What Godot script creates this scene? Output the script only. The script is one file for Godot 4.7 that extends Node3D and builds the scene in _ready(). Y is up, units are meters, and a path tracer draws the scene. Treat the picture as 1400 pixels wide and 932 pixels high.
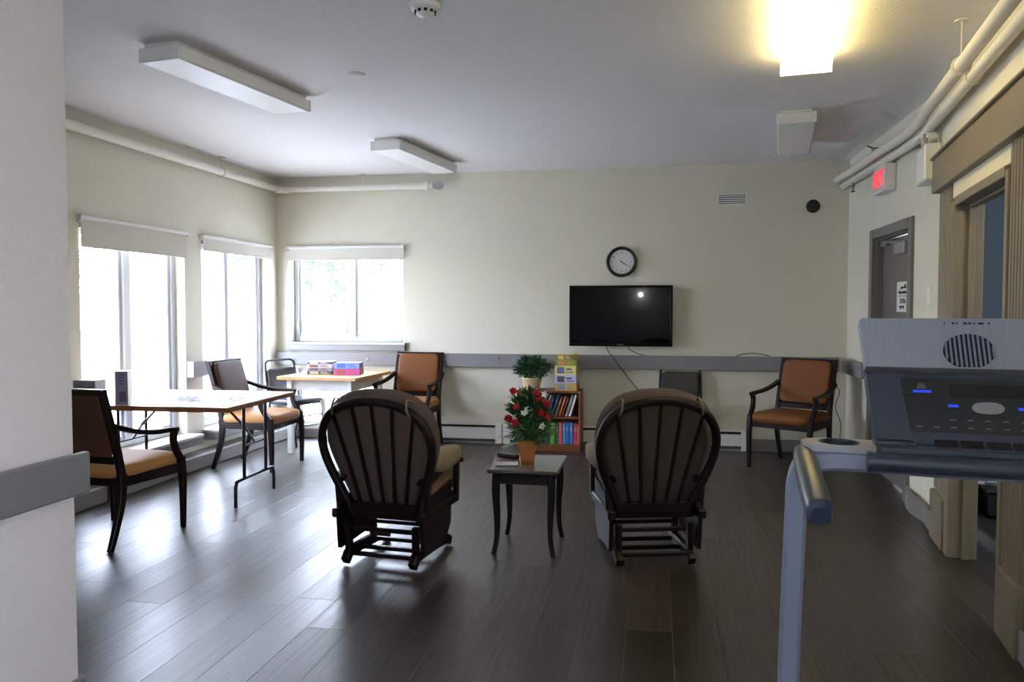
extends Node3D
# Seniors' lounge: window alcove, two glider chairs, television wall, treadmill in the foreground.

const HH := 2.84          # ceiling height
const ZB := -8.19         # back wall
const XL := -4.13         # left wall
const XR := 1.80          # right wall, far part
var M := {}
var counts := {}
var rng := RandomNumberGenerator.new()

# ------------------------------------------------------------------ mesh builder
class MB:
	var st := SurfaceTool.new()
	var xf := Transform3D()
	var col := Color(1, 1, 1)
	var use_col := false
	func _init():
		st.begin(Mesh.PRIMITIVE_TRIANGLES)
		st.set_smooth_group(-1)
	func sm(g):
		st.set_smooth_group(g)
		return self
	func v(p):
		if use_col:
			st.set_color(col)
		st.add_vertex(xf * p)
	func tri(a, b, c, ctr):
		var n: Vector3 = (b - a).cross(c - a)
		if n.length_squared() < 1e-16:
			return
		if n.dot((a + b + c) / 3.0 - ctr) >= 0.0:
			v(a); v(c); v(b)
		else:
			v(a); v(b); v(c)
	func quad(a, b, c, d, ctr):
		tri(a, b, c, ctr)
		tri(a, c, d, ctr)
	func sheet(a, b, c, d):       # counter-clockwise seen from its front, with uv
		var uv = [Vector2(0, 1), Vector2(1, 1), Vector2(1, 0), Vector2(0, 0)]
		var p = [a, b, c, d]
		for k in [0, 2, 1, 0, 3, 2]:
			st.set_uv(uv[k])
			v(p[k])
	func box(c: Vector3, s: Vector3, bev := 0.0, bs := Basis()):
		var h := s * 0.5
		if bev <= 0.0:
			for ax in 3:
				var u := (ax + 1) % 3
				var w := (ax + 2) % 3
				for sg in [-1.0, 1.0]:
					var q = []
					for k in [[-1, -1], [1, -1], [1, 1], [-1, 1]]:
						var p := Vector3()
						p[ax] = sg * h[ax]
						p[u] = k[0] * h[u]
						p[w] = k[1] * h[w]
						q.append(c + bs * p)
					quad(q[0], q[1], q[2], q[3], c)
			return self
		bev = minf(bev, minf(h.x, minf(h.y, h.z)) * 0.95)
		for ax in 3:
			var u := (ax + 1) % 3
			var w := (ax + 2) % 3
			for sg in [-1.0, 1.0]:
				var q = []
				for k in [[-1, -1], [1, -1], [1, 1], [-1, 1]]:
					var p := Vector3()
					p[ax] = sg * h[ax]
					p[u] = k[0] * (h[u] - bev)
					p[w] = k[1] * (h[w] - bev)
					q.append(c + bs * p)
				quad(q[0], q[1], q[2], q[3], c)
				for sg2 in [-1.0, 1.0]:     # edge between face ax and face u, along w
					var a := Vector3(); a[ax] = sg * h[ax]; a[u] = sg2 * (h[u] - bev)
					var b := Vector3(); b[ax] = sg * (h[ax] - bev); b[u] = sg2 * h[u]
					var a2 := a; var b2 := b
					a[w] = h[w] - bev; b[w] = h[w] - bev; a2[w] = bev - h[w]; b2[w] = bev - h[w]
					quad(c + bs * a, c + bs * b, c + bs * b2, c + bs * a2, c)
		for sx in [-1.0, 1.0]:
			for sy in [-1.0, 1.0]:
				for sz in [-1.0, 1.0]:
					var g := Vector3(sx, sy, sz)
					var k := h - Vector3(bev, bev, bev)
					tri(c + bs * (g * Vector3(h.x, k.y, k.z)), c + bs * (g * Vector3(k.x, h.y, k.z)), c + bs * (g * Vector3(k.x, k.y, h.z)), c)
		return self
	func cyl(a: Vector3, b: Vector3, r0: float, r1 := -1.0, seg := 14, caps := true):
		if r1 < 0: r1 = r0
		var t := (b - a).normalized()
		var s := t.cross(Vector3.UP)
		if s.length() < 0.01: s = Vector3.RIGHT
		s = s.normalized()
		var n := s.cross(t)
		var mid := (a + b) * 0.5
		for k in seg:
			var a0 := TAU * k / seg
			var a1 := TAU * (k + 1) / seg
			var d0 := s * cos(a0) + n * sin(a0)
			var d1 := s * cos(a1) + n * sin(a1)
			st.set_smooth_group(1)
			quad(a + d0 * r0, a + d1 * r0, b + d1 * r1, b + d0 * r1, mid)
			st.set_smooth_group(-1)
			if caps:
				if r0 > 0.0: tri(a, a + d0 * r0, a + d1 * r0, mid)
				if r1 > 0.0: tri(b, b + d0 * r1, b + d1 * r1, mid)
		return self
	func tube(pts: Array, r, seg := 10, caps := true):
		var n := pts.size()
		var rings := []
		var last := Vector3.ZERO
		for i in n:
			var t: Vector3 = (pts[mini(i + 1, n - 1)] - pts[maxi(i - 1, 0)]).normalized()
			var s: Vector3
			if i == 0:
				s = t.cross(Vector3.UP)
				if s.length() < 0.05: s = t.cross(Vector3.RIGHT)
			else:
				s = last - t * last.dot(t)
			s = s.normalized()
			last = s
			var m := t.cross(s)
			var rr: float = r[i] if r is Array else r
			var ring := []
			for k in seg:
				var a := TAU * k / seg
				ring.append(pts[i] + (s * cos(a) + m * sin(a)) * rr)
			rings.append(ring)
		st.set_smooth_group(1)
		for i in n - 1:
			var c: Vector3 = (pts[i] + pts[i + 1]) * 0.5
			for k in seg:
				var k2 := (k + 1) % seg
				quad(rings[i][k], rings[i][k2], rings[i + 1][k2], rings[i + 1][k], c)
		st.set_smooth_group(-1)
		if caps:
			for k in seg:
				tri(pts[0], rings[0][k], rings[0][(k + 1) % seg], pts[1])
				tri(pts[n - 1], rings[n - 1][k], rings[n - 1][(k + 1) % seg], pts[n - 2])
		return self
	# bar of rounded rectangular section along pts; side = constant width axis; sizes = Vector2(width along side, thickness)
	func bar(pts: Array, sizes, side: Vector3, cham := 0.25, smooth := true):
		var n := pts.size()
		var rings := []
		for i in n:
			var t: Vector3 = (pts[mini(i + 1, n - 1)] - pts[maxi(i - 1, 0)]).normalized()
			var s := (side - t * side.dot(t)).normalized()
			var m := t.cross(s)
			var z: Vector2 = (sizes[i] if sizes is Array else sizes) * 0.5
			var ch := cham * minf(z.x, z.y) * 2.0 * 0.5
			var ring := []
			for q in [[z.x, z.y - ch], [z.x - ch, z.y], [ch - z.x, z.y], [-z.x, z.y - ch], [-z.x, ch - z.y], [ch - z.x, -z.y], [z.x - ch, -z.y], [z.x, ch - z.y]]:
				ring.append(pts[i] + s * q[0] + m * q[1])
			rings.append(ring)
		for i in n - 1:
			var c: Vector3 = (pts[i] + pts[i + 1]) * 0.5
			for k in 8:
				st.set_smooth_group((2 + k) if smooth else -1)
				quad(rings[i][k], rings[i][(k + 1) % 8], rings[i + 1][(k + 1) % 8], rings[i + 1][k], c)
		st.set_smooth_group(-1)
		for k in 8:
			tri(pts[0], rings[0][k], rings[0][(k + 1) % 8], pts[1])
			tri(pts[n - 1], rings[n - 1][k], rings[n - 1][(k + 1) % 8], pts[n - 2])
		return self
	func obar(pts: Array, sizes: Array, side: Vector3, seg := 18, e := 0.7):
		var n := pts.size()
		var rings := []
		for i in n:
			var t: Vector3 = (pts[mini(i + 1, n - 1)] - pts[maxi(i - 1, 0)]).normalized()
			var s := (side - t * side.dot(t)).normalized()
			var m := t.cross(s)
			var ring := []
			for k in seg:
				var a := TAU * k / seg
				ring.append(pts[i] + s * sizes[i].x * 0.5 * pow(absf(cos(a)), e) * signf(cos(a)) + m * sizes[i].y * 0.5 * pow(absf(sin(a)), e) * signf(sin(a)))
			rings.append(ring)
		st.set_smooth_group(1)
		for i in n - 1:
			for k in seg:
				quad(rings[i][k], rings[i][(k + 1) % seg], rings[i + 1][(k + 1) % seg], rings[i + 1][k], (pts[i] + pts[i + 1]) * 0.5)
		st.set_smooth_group(-1)
		for k in seg:
			tri(pts[0], rings[0][k], rings[0][(k + 1) % seg], pts[1])
			tri(pts[n - 1], rings[n - 1][k], rings[n - 1][(k + 1) % seg], pts[n - 2])
		return self
	func lathe(prof: Array, seg := 24, o := Vector3.ZERO, bs := Basis(), smooth := true):
		if smooth: st.set_smooth_group(1)
		for i in prof.size() - 1:
			var p: Vector2 = prof[i]
			var q: Vector2 = prof[i + 1]
			for k in seg:
				var a0 := TAU * k / seg
				var a1 := TAU * (k + 1) / seg
				var A := o + bs * Vector3(p.x * cos(a0), p.y, p.x * sin(a0))
				var B := o + bs * Vector3(p.x * cos(a1), p.y, p.x * sin(a1))
				var C2 := o + bs * Vector3(q.x * cos(a1), q.y, q.x * sin(a1))
				var D := o + bs * Vector3(q.x * cos(a0), q.y, q.x * sin(a0))
				# outward: right hand side of the profile direction
				var dir := q - p
				var nn := Vector2(dir.y, -dir.x)
				var am := (a0 + a1) * 0.5
				var mid := (A + B + C2 + D) * 0.25
				var nv := bs * Vector3(nn.x * cos(am), nn.y, nn.x * sin(am))
				quad(A, B, C2, D, mid - nv.normalized() * 10.0)
		st.set_smooth_group(-1)
		return self
	# polygon (x, y) pushed along +z by depth, placed by t
	func slab(poly: PackedVector2Array, depth: float, t := Transform3D(), smooth_sides := false):
		var idx := Geometry2D.triangulate_polygon(poly)
		var n := poly.size()
		var cm := t * Vector3(0, 0, depth * 0.5)
		for k in range(0, idx.size(), 3):
			var a := poly[idx[k]]; var b := poly[idx[k + 1]]; var c := poly[idx[k + 2]]
			tri(t * Vector3(a.x, a.y, 0), t * Vector3(b.x, b.y, 0), t * Vector3(c.x, c.y, 0), t * Vector3(a.x, a.y, depth * 0.5))
			tri(t * Vector3(a.x, a.y, depth), t * Vector3(b.x, b.y, depth), t * Vector3(c.x, c.y, depth), t * Vector3(a.x, a.y, depth * 0.5))
		var ar := 0.0
		for k in n:
			var a := poly[k]; var b := poly[(k + 1) % n]
			ar += a.x * b.y - b.x * a.y
		if smooth_sides: st.set_smooth_group(1)
		for k in n:
			var a := poly[k]; var b := poly[(k + 1) % n]
			var nn := Vector2(b.y - a.y, a.x - b.x) * signf(ar)
			var mid := Vector3((a.x + b.x) * 0.5 - nn.x, (a.y + b.y) * 0.5 - nn.y, depth * 0.5)
			quad(t * Vector3(a.x, a.y, 0), t * Vector3(b.x, b.y, 0), t * Vector3(b.x, b.y, depth), t * Vector3(a.x, a.y, depth), t * mid)
		st.set_smooth_group(-1)
		return self
	# soft cushion: superellipsoid
	func pillow(c: Vector3, s: Vector3, e := 0.4, e2 := 0.4, bs := Basis(), nu := 24, nv := 12):
		st.set_smooth_group(1)
		var g := []
		for j in nv + 1:
			var la := -PI / 2 + PI * j / nv
			var row := []
			for i in nu:
				var lo := TAU * i / nu
				var cl := pow(absf(cos(la)), e2) * signf(cos(la))
				var p := Vector3(cl * pow(absf(cos(lo)), e) * signf(cos(lo)), pow(absf(sin(la)), e2) * signf(sin(la)), cl * pow(absf(sin(lo)), e) * signf(sin(lo)))
				row.append(c + bs * (p * s * 0.5))
			g.append(row)
		for j in nv:
			for i in nu:
				quad(g[j][i], g[j][(i + 1) % nu], g[j + 1][(i + 1) % nu], g[j + 1][i], c)
		st.set_smooth_group(-1)
		return self
	# a folded pointed leaf from p along d, width w
	func leaf(p: Vector3, d: Vector3, up: Vector3, w: float):
		var s := d.cross(up)
		if s.length() < 1e-4: return
		s = s.normalized() * w * 0.5
		var n := s.cross(d).normalized() * w * 0.18
		var m1 := p + d * 0.4
		var tip := p + d - n * 0.6
		for q in [[p, m1 + s + n, m1], [m1, m1 + s + n, tip], [p, m1, m1 - s + n], [m1, tip, m1 - s + n]]:
			v(q[0]); v(q[1]); v(q[2])
	func done() -> ArrayMesh:
		st.generate_normals()
		return st.commit()

# ------------------------------------------------------------------ node helpers
func numbered(nm: String) -> String:
	if not counts.has(nm):
		counts[nm] = 0
		return nm
	counts[nm] += 1
	return "%s_%03d" % [nm, counts[nm]]

func tag(o, label, cat, group := ""):
	o.set_meta("label", label)
	o.set_meta("category", cat)
	if group != "": o.set_meta("group", group)
	return o

func thing(nm: String, label: String, cat: String, at := Vector3.ZERO, yaw := 0.0, group := "") -> Node3D:
	var o := Node3D.new()
	o.name = numbered(nm)
	add_child(o)
	o.position = at
	o.rotation.y = deg_to_rad(yaw)
	return tag(o, label, cat, group)

func part(parent: Node, nm: String, mb, mat: Material) -> MeshInstance3D:
	var o := MeshInstance3D.new()
	o.name = nm
	o.mesh = mb.done() if mb is MB else mb
	o.material_override = mat
	parent.add_child(o, true)
	return o

func single(nm: String, label: String, cat: String, mb, mat: Material, at := Vector3.ZERO, yaw := 0.0, group := "") -> MeshInstance3D:
	var o := part(self, numbered(nm), mb, mat)
	o.position = at
	o.rotation.y = deg_to_rad(yaw)
	return tag(o, label, cat, group)

func struct_mesh(nm: String, mb, mat: Material) -> MeshInstance3D:
	var o := part(self, nm, mb, mat)
	o.set_meta("kind", "structure")
	return o

func struct_node(nm: String, at := Vector3.ZERO) -> Node3D:
	var o := Node3D.new()
	o.name = nm
	add_child(o)
	o.position = at
	o.set_meta("kind", "structure")
	return o

func copy(src: Node3D, label: String, at: Vector3, yaw: float) -> Node3D:
	var o: Node3D = src.duplicate()
	o.name = numbered(String(src.name))
	add_child(o)
	o.position = at
	o.rotation.y = deg_to_rad(yaw)
	o.set_meta("label", label)
	return o

func curve(pts: Array, n := 6) -> Array:       # Catmull-Rom through pts
	var out := []
	for i in pts.size() - 1:
		var p0 = pts[maxi(i - 1, 0)]
		var p1 = pts[i]
		var p2 = pts[i + 1]
		var p3 = pts[mini(i + 2, pts.size() - 1)]
		for k in n:
			var t := float(k) / n
			out.append(0.5 * ((2.0 * p1) + (p2 - p0) * t + (2.0 * p0 - 5.0 * p1 + 4.0 * p2 - p3) * t * t + (3.0 * p1 - p0 - 3.0 * p2 + p3) * t * t * t))
	out.append(pts[-1])
	return out

# wall panel with holes: u x v rectangle cut into boxes; axis "x" (u = z) or "z" (u = x)
func holed(mb: MB, axis: String, at: float, thick: float, u0: float, u1: float, v0: float, v1: float, holes: Array):
	var us := [u0, u1]
	var vs := [v0, v1]
	for h in holes:
		us.append(h[0]); us.append(h[1]); vs.append(h[2]); vs.append(h[3])
	us.sort(); vs.sort()
	for i in us.size() - 1:
		for j in vs.size() - 1:
			var a: float = us[i]; var b: float = us[i + 1]; var c: float = vs[j]; var d: float = vs[j + 1]
			if b - a < 1e-4 or d - c < 1e-4: continue
			var um := (a + b) / 2; var vm := (c + d) / 2
			var skip := false
			for h in holes:
				if um > h[0] and um < h[1] and vm > h[2] and vm < h[3]: skip = true
			if skip: continue
			if axis == "x":
				mb.box(Vector3(at + thick / 2, vm, um), Vector3(absf(thick), d - c, b - a))
			else:
				mb.box(Vector3(um, vm, at + thick / 2), Vector3(b - a, d - c, absf(thick)))

# ------------------------------------------------------------------ materials
func c8(r, g, b) -> Color:
	return Color(r / 255.0, g / 255.0, b / 255.0)

func mat(col: Color, rough := 0.6, metal := 0.0) -> StandardMaterial3D:
	var m := StandardMaterial3D.new()
	m.albedo_color = col
	m.roughness = rough
	m.metallic = metal
	return m

func noise_img(w: int, h: int, sx: float, sy: float, seed: int, oct := 4) -> Image:
	var n := FastNoiseLite.new()
	n.seed = seed
	n.noise_type = FastNoiseLite.TYPE_SIMPLEX_SMOOTH
	n.frequency = 1.0
	n.fractal_octaves = oct
	var im := Image.create(w, h, false, Image.FORMAT_L8)
	for y in h:
		var t := float(y) / h
		for x in w:
			# x runs round a circle, y is cross-faded, so that the picture repeats without a seam
			var a := TAU * x / w
			var s := n.get_noise_3d(cos(a) * sx, sin(a) * sx, t * sy) * (1.0 - t) + n.get_noise_3d(cos(a) * sx, sin(a) * sx, (t - 1.0) * sy) * t
			im.set_pixel(x, y, Color(clampf(0.5 + 0.7 * s, 0, 1), 0, 0))
	return im

func tinted(im: Image, a: Color, b: Color) -> ImageTexture:
	var o := Image.create(im.get_width(), im.get_height(), false, Image.FORMAT_RGB8)
	for y in im.get_height():
		for x in im.get_width():
			o.set_pixel(x, y, a.lerp(b, im.get_pixel(x, y).r))
	o.generate_mipmaps()
	return ImageTexture.create_from_image(o)

func bump(im: Image, k: float) -> ImageTexture:
	var o: Image = im.duplicate()
	o.convert(Image.FORMAT_RGBA8)
	o.bump_map_to_normal_map(k)
	return ImageTexture.create_from_image(o)

func grainy(m: StandardMaterial3D, im: Image, a: Color, b: Color, scale: Vector3, nk := 0.0):
	m.albedo_color = Color.WHITE
	m.albedo_texture = tinted(im, a, b)
	m.uv1_triplanar = true
	m.uv1_scale = scale
	if nk > 0.0:
		m.normal_enabled = true
		m.normal_texture = bump(im, nk)
	return m

func glow(col: Color, e: float) -> StandardMaterial3D:
	var m := mat(col, 0.5)
	m.emission_enabled = true
	m.emission = col
	m.emission_energy_multiplier = e
	return m

func make_materials():
	var fine := noise_img(256, 256, 9.0, 56.0, 11, 4)
	var streak := noise_img(128, 512, 7.0, 5.0, 5, 4)
	var cloud := noise_img(128, 128, 1.6, 10.0, 3, 3)
	M.wall = grainy(mat(Color.WHITE, 0.82), fine, c8(208, 204, 187), c8(215, 211, 194), Vector3(1.4, 1.4, 1.4), 0.6)
	M.wall_lilac = grainy(mat(Color.WHITE, 0.82), fine, c8(222, 215, 214), c8(229, 222, 221), Vector3(1.4, 1.4, 1.4), 0.6)
	M.ceiling = grainy(mat(Color.WHITE, 0.9), fine, c8(230, 229, 230), c8(236, 235, 236), Vector3(1.7, 1.7, 1.7), 0.9)
	M.pipe = mat(c8(222, 219, 208), 0.45)
	M.rail = grainy(mat(Color.WHITE, 0.5), fine, c8(118, 117, 120), c8(130, 129, 131), Vector3(3, 3, 3))
	M.rail_cap = mat(c8(200, 198, 192), 0.5)
	M.baseboard = mat(c8(118, 114, 110), 0.5)
	M.tan = grainy(mat(Color.WHITE, 0.5), streak, c8(110, 100, 80), c8(124, 113, 91), Vector3(2, 0.6, 2))
	M.tan_panel = mat(c8(212, 205, 180), 0.6)
	M.door_grey = grainy(mat(Color.WHITE, 0.5), cloud, c8(98, 94, 88), c8(106, 102, 96), Vector3(1, 1, 1))
	M.frame_grey = mat(c8(104, 100, 94), 0.45)
	M.steel = mat(c8(190, 190, 190), 0.28, 1.0)
	M.chrome = mat(c8(225, 225, 225), 0.12, 1.0)
	M.alu = mat(c8(150, 150, 148), 0.4, 0.6)
	M.white_plastic = mat(c8(228, 228, 226), 0.4)
	M.white_frame = mat(c8(204, 206, 212), 0.4)
	M.white_metal = mat(c8(226, 226, 222), 0.35)
	M.lens = mat(c8(244, 244, 242), 0.35)
	M.black_plastic = mat(c8(24, 24, 26), 0.4)
	M.black_slot = mat(c8(16, 17, 18), 0.7)  # matte black parts; also paints the shade inside vents and fan
	M.glass = mat(Color(0.93, 0.96, 0.97, 0.06), 0.02)
	M.glass.transparency = BaseMaterial3D.TRANSPARENCY_ALPHA
	M.blind = grainy(mat(Color.WHITE, 0.85), fine, c8(196, 192, 180), c8(206, 202, 190), Vector3(6, 6, 6))
	M.blind.backlight_enabled = true
	M.blind.backlight = Color(0.30, 0.30, 0.27)
	M.espresso = grainy(mat(Color.WHITE, 0.38), streak, c8(18, 12, 12), c8(31, 20, 18), Vector3(3, 1.0, 3))
	M.espresso.metallic_specular = 0.3
	M.bezel = mat(c8(9, 9, 11), 0.4)
	M.bezel.metallic_specular = 0.2
	M.vinyl = grainy(mat(Color.WHITE, 0.5), fine, c8(104, 60, 26), c8(118, 70, 32), Vector3(3, 3, 3), 0.5)
	M.vinyl_dark = grainy(mat(Color.WHITE, 0.55), fine, c8(72, 48, 38), c8(84, 57, 45), Vector3(3, 3, 3), 0.4)
	M.vinyl_tan = grainy(mat(Color.WHITE, 0.5), fine, c8(160, 112, 66), c8(174, 126, 78), Vector3(3, 3, 3), 0.5)
	for k in ["vinyl", "vinyl_tan", "vinyl_dark"]:
		M[k].metallic_specular = 0.3
	M.cloth = grainy(mat(Color.WHITE, 0.95), fine, c8(96, 72, 50), c8(110, 84, 60), Vector3(7, 7, 7), 1.0)
	M.cloth_back = grainy(mat(Color.WHITE, 0.95), fine, c8(70, 57, 49), c8(82, 68, 58), Vector3(7, 7, 7), 1.0)
	M.cloth_arm = grainy(mat(Color.WHITE, 0.95), fine, c8(108, 94, 68), c8(122, 106, 78), Vector3(7, 7, 7), 1.0)
	M.oak = grainy(mat(Color.WHITE, 0.42), streak, c8(198, 150, 96), c8(220, 176, 120), Vector3(0.9, 3, 3))
	M.table_top = grainy(mat(Color.WHITE, 0.3), streak, c8(206, 170, 130), c8(222, 190, 150), Vector3(0.9, 3, 3))
	M.table_edge = grainy(mat(Color.WHITE, 0.45), streak, c8(120, 78, 44), c8(142, 96, 58), Vector3(1, 3, 1))
	M.bookcase = grainy(mat(Color.WHITE, 0.45), streak, c8(112, 63, 30), c8(132, 78, 40), Vector3(1, 2, 2))
	M.steel_black = mat(c8(30, 32, 34), 0.3, 0.4)
	M.steel_grey = mat(c8(96, 98, 100), 0.3, 0.7)
	M.black_vinyl = mat(c8(28, 29, 33), 0.4)
	M.side_top = mat(c8(20, 16, 16), 0.16)
	M.side_top.clearcoat_enabled = true
	M.screen = mat(c8(5, 6, 9), 0.03)
	M.screen.metallic_specular = 0.22
	M.paper = mat(c8(225, 225, 222), 0.8)
	M.ink = mat(c8(35, 35, 38), 0.8)
	M.hull = mat(c8(126, 134, 156), 0.42, 0.15)
	M.hull_lines = grainy(mat(Color.WHITE, 0.38, 0.2), streak, c8(140, 144, 156), c8(156, 160, 172), Vector3(10, 0.8, 10))
	M.hull_top = mat(c8(150, 150, 156), 0.45, 0.1)
	M.navy = grainy(mat(Color.WHITE, 0.38), fine, c8(38, 46, 62), c8(44, 53, 70), Vector3(12, 12, 12), 0.8)
	M.panel_film = mat(c8(26, 26, 29), 0.3)      # black printed film of the control panel
	M.grip = mat(c8(72, 76, 74), 0.38)
	M.lcd = mat(c8(20, 24, 22), 0.12)
	M.led = glow(c8(26, 62, 220), 0.7)
	M.leaf_dark = mat(c8(44, 80, 48), 0.4)
	M.leaf_mid = mat(c8(82, 126, 62), 0.45)
	M.leaf_pale = mat(c8(172, 196, 150), 0.5)
	for k in ["leaf_dark", "leaf_mid", "leaf_pale"]:
		M[k].backlight_enabled = true
		M[k].backlight = Color(0.05, 0.09, 0.03)
		M[k].cull_mode = BaseMaterial3D.CULL_DISABLED
	M.rose = mat(c8(196, 18, 28), 0.5)
	M.petal_white = mat(c8(228, 224, 214), 0.55)
	M.terracotta = grainy(mat(Color.WHITE, 0.4), streak, c8(158, 92, 34), c8(184, 116, 50), Vector3(3, 2, 3))
	M.cream = mat(c8(206, 190, 150), 0.5)
	M.soil = mat(c8(46, 34, 26), 0.95)
	M.ground = grainy(mat(Color.WHITE, 0.9), cloud, c8(212, 211, 206), c8(226, 225, 220), Vector3(0.2, 0.2, 0.2))
	M.bark = grainy(mat(Color.WHITE, 0.9), streak, c8(84, 70, 56), c8(110, 94, 78), Vector3(1, 0.5, 1))
	M.tree_leaf = mat(c8(70, 98, 52), 0.6)
	M.tree_leaf.cull_mode = BaseMaterial3D.CULL_DISABLED
	M.blue_wall = grainy(mat(Color.WHITE, 0.7), fine, c8(98, 112, 124), c8(106, 120, 132), Vector3(2, 2, 2))
	M.dark_wood = mat(c8(34, 27, 22), 0.5)
	# floor planks: four tones that share the grain
	var grain := noise_img(256, 1024, 7.0, 2.5, 21, 3)
	var broad := noise_img(256, 1024, 2.2, 6.0, 77, 3)
	var mix := Image.create(256, 1024, false, Image.FORMAT_L8)
	for y in 1024:
		for x in 256:
			mix.set_pixel(x, y, Color(clampf(0.55 * grain.get_pixel(x, y).r + 0.45 * broad.get_pixel(x, y).r, 0, 1), 0, 0))
	var nrm := bump(grain, 2.5)
	var tones := [[c8(18, 12, 7), c8(62, 46, 28)], [c8(15, 10, 5), c8(53, 39, 23)], [c8(22, 15, 9), c8(70, 53, 34)], [c8(17, 12, 7), c8(58, 44, 29)]]
	M.planks = []
	var sheen := [[0.46, 0.31], [0.42, 0.28], [0.50, 0.34], [0.44, 0.27]]
	for k in 4:
		var t = tones[k]
		var ro := tinted(grain, Color(sheen[k][0], 0, 0), Color(sheen[k][1], 0, 0))
		var m := mat(Color.WHITE, 1.0)
		m.albedo_texture = tinted(mix, t[0], t[1])
		m.roughness_texture = ro
		m.roughness_texture_channel = BaseMaterial3D.TEXTURE_CHANNEL_RED
		m.normal_enabled = true
		m.normal_texture = nrm
		m.normal_scale = 0.09
		m.metallic_specular = 0.75
		M.planks.append(m)
	M.subfloor = mat(c8(30, 25, 21), 0.8)

# ------------------------------------------------------------------ scene
func _ready():
	rng.seed = 4711
	# --- camera
	var cam := Camera3D.new()
	cam.name = "camera"
	cam.fov = 46.2956
	cam.near = 0.05
	cam.far = 200.0
	cam.position = Vector3(0, 1.42, 0)
	cam.rotation_degrees = Vector3(-2.364, 10.397, 0)
	add_child(cam)
	cam.current = true
	# --- sky and exposure: a bright overcast day outside
	var env := Environment.new()
	var sky := Sky.new()
	var sm := ProceduralSkyMaterial.new()
	sm.sky_top_color = c8(214, 228, 254)
	sm.sky_horizon_color = c8(228, 237, 254)
	sm.ground_horizon_color = c8(225, 228, 232)
	sm.ground_bottom_color = c8(205, 206, 208)
	sm.sun_angle_max = 1.0
	sm.energy_multiplier = 35.0
	sky.sky_material = sm
	env.background_mode = Environment.BG_SKY
	env.sky = sky
	env.tonemap_mode = Environment.TONE_MAPPER_LINEAR
	env.tonemap_exposure = 1.0
	env.sdfgi_enabled = true
	env.ssao_enabled = true
	env.ssil_enabled = true
	var we := WorldEnvironment.new()
	we.name = "environment"
	we.environment = env
	add_child(we)

	make_materials()
	shell()
	windows()
	pipes()
	wall_fittings()
	right_side()
	ceiling_lights()
	furniture()
	gliders()
	side_table_group()
	bookcase_group()
	treadmill()
	rear_room()
	outside()

# ------------------------------------------------------------------ shell
const W1 := [-6.44, -5.135, 0.30, 2.06]      # left windows: z0 z1 y0 y1
const W2 := [-8.0, -6.71, 0.30, 2.06]
const W3 := [-3.975, -2.68, 1.05, 2.08]      # back window: x0 x1 y0 y1
const W4 := [-3.93, -3.02, 0.14, 0.76]       # low pane under the rail
const RW := [6.2, 7.7, 0.9, 2.15]           # window behind the camera, along the near right wall
const NO := Vector3(1.80, 0, -5.9)           # bend of the right wall
const NT := Vector3(-0.1386, 0, 0.9903)      # along the near right wall, towards the camera
const NN := Vector3(-0.9903, 0, -0.1386)     # its normal into the room

func near_xf() -> Transform3D:
	return Transform3D(Basis(NT, Vector3.UP, NN), NO)

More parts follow.
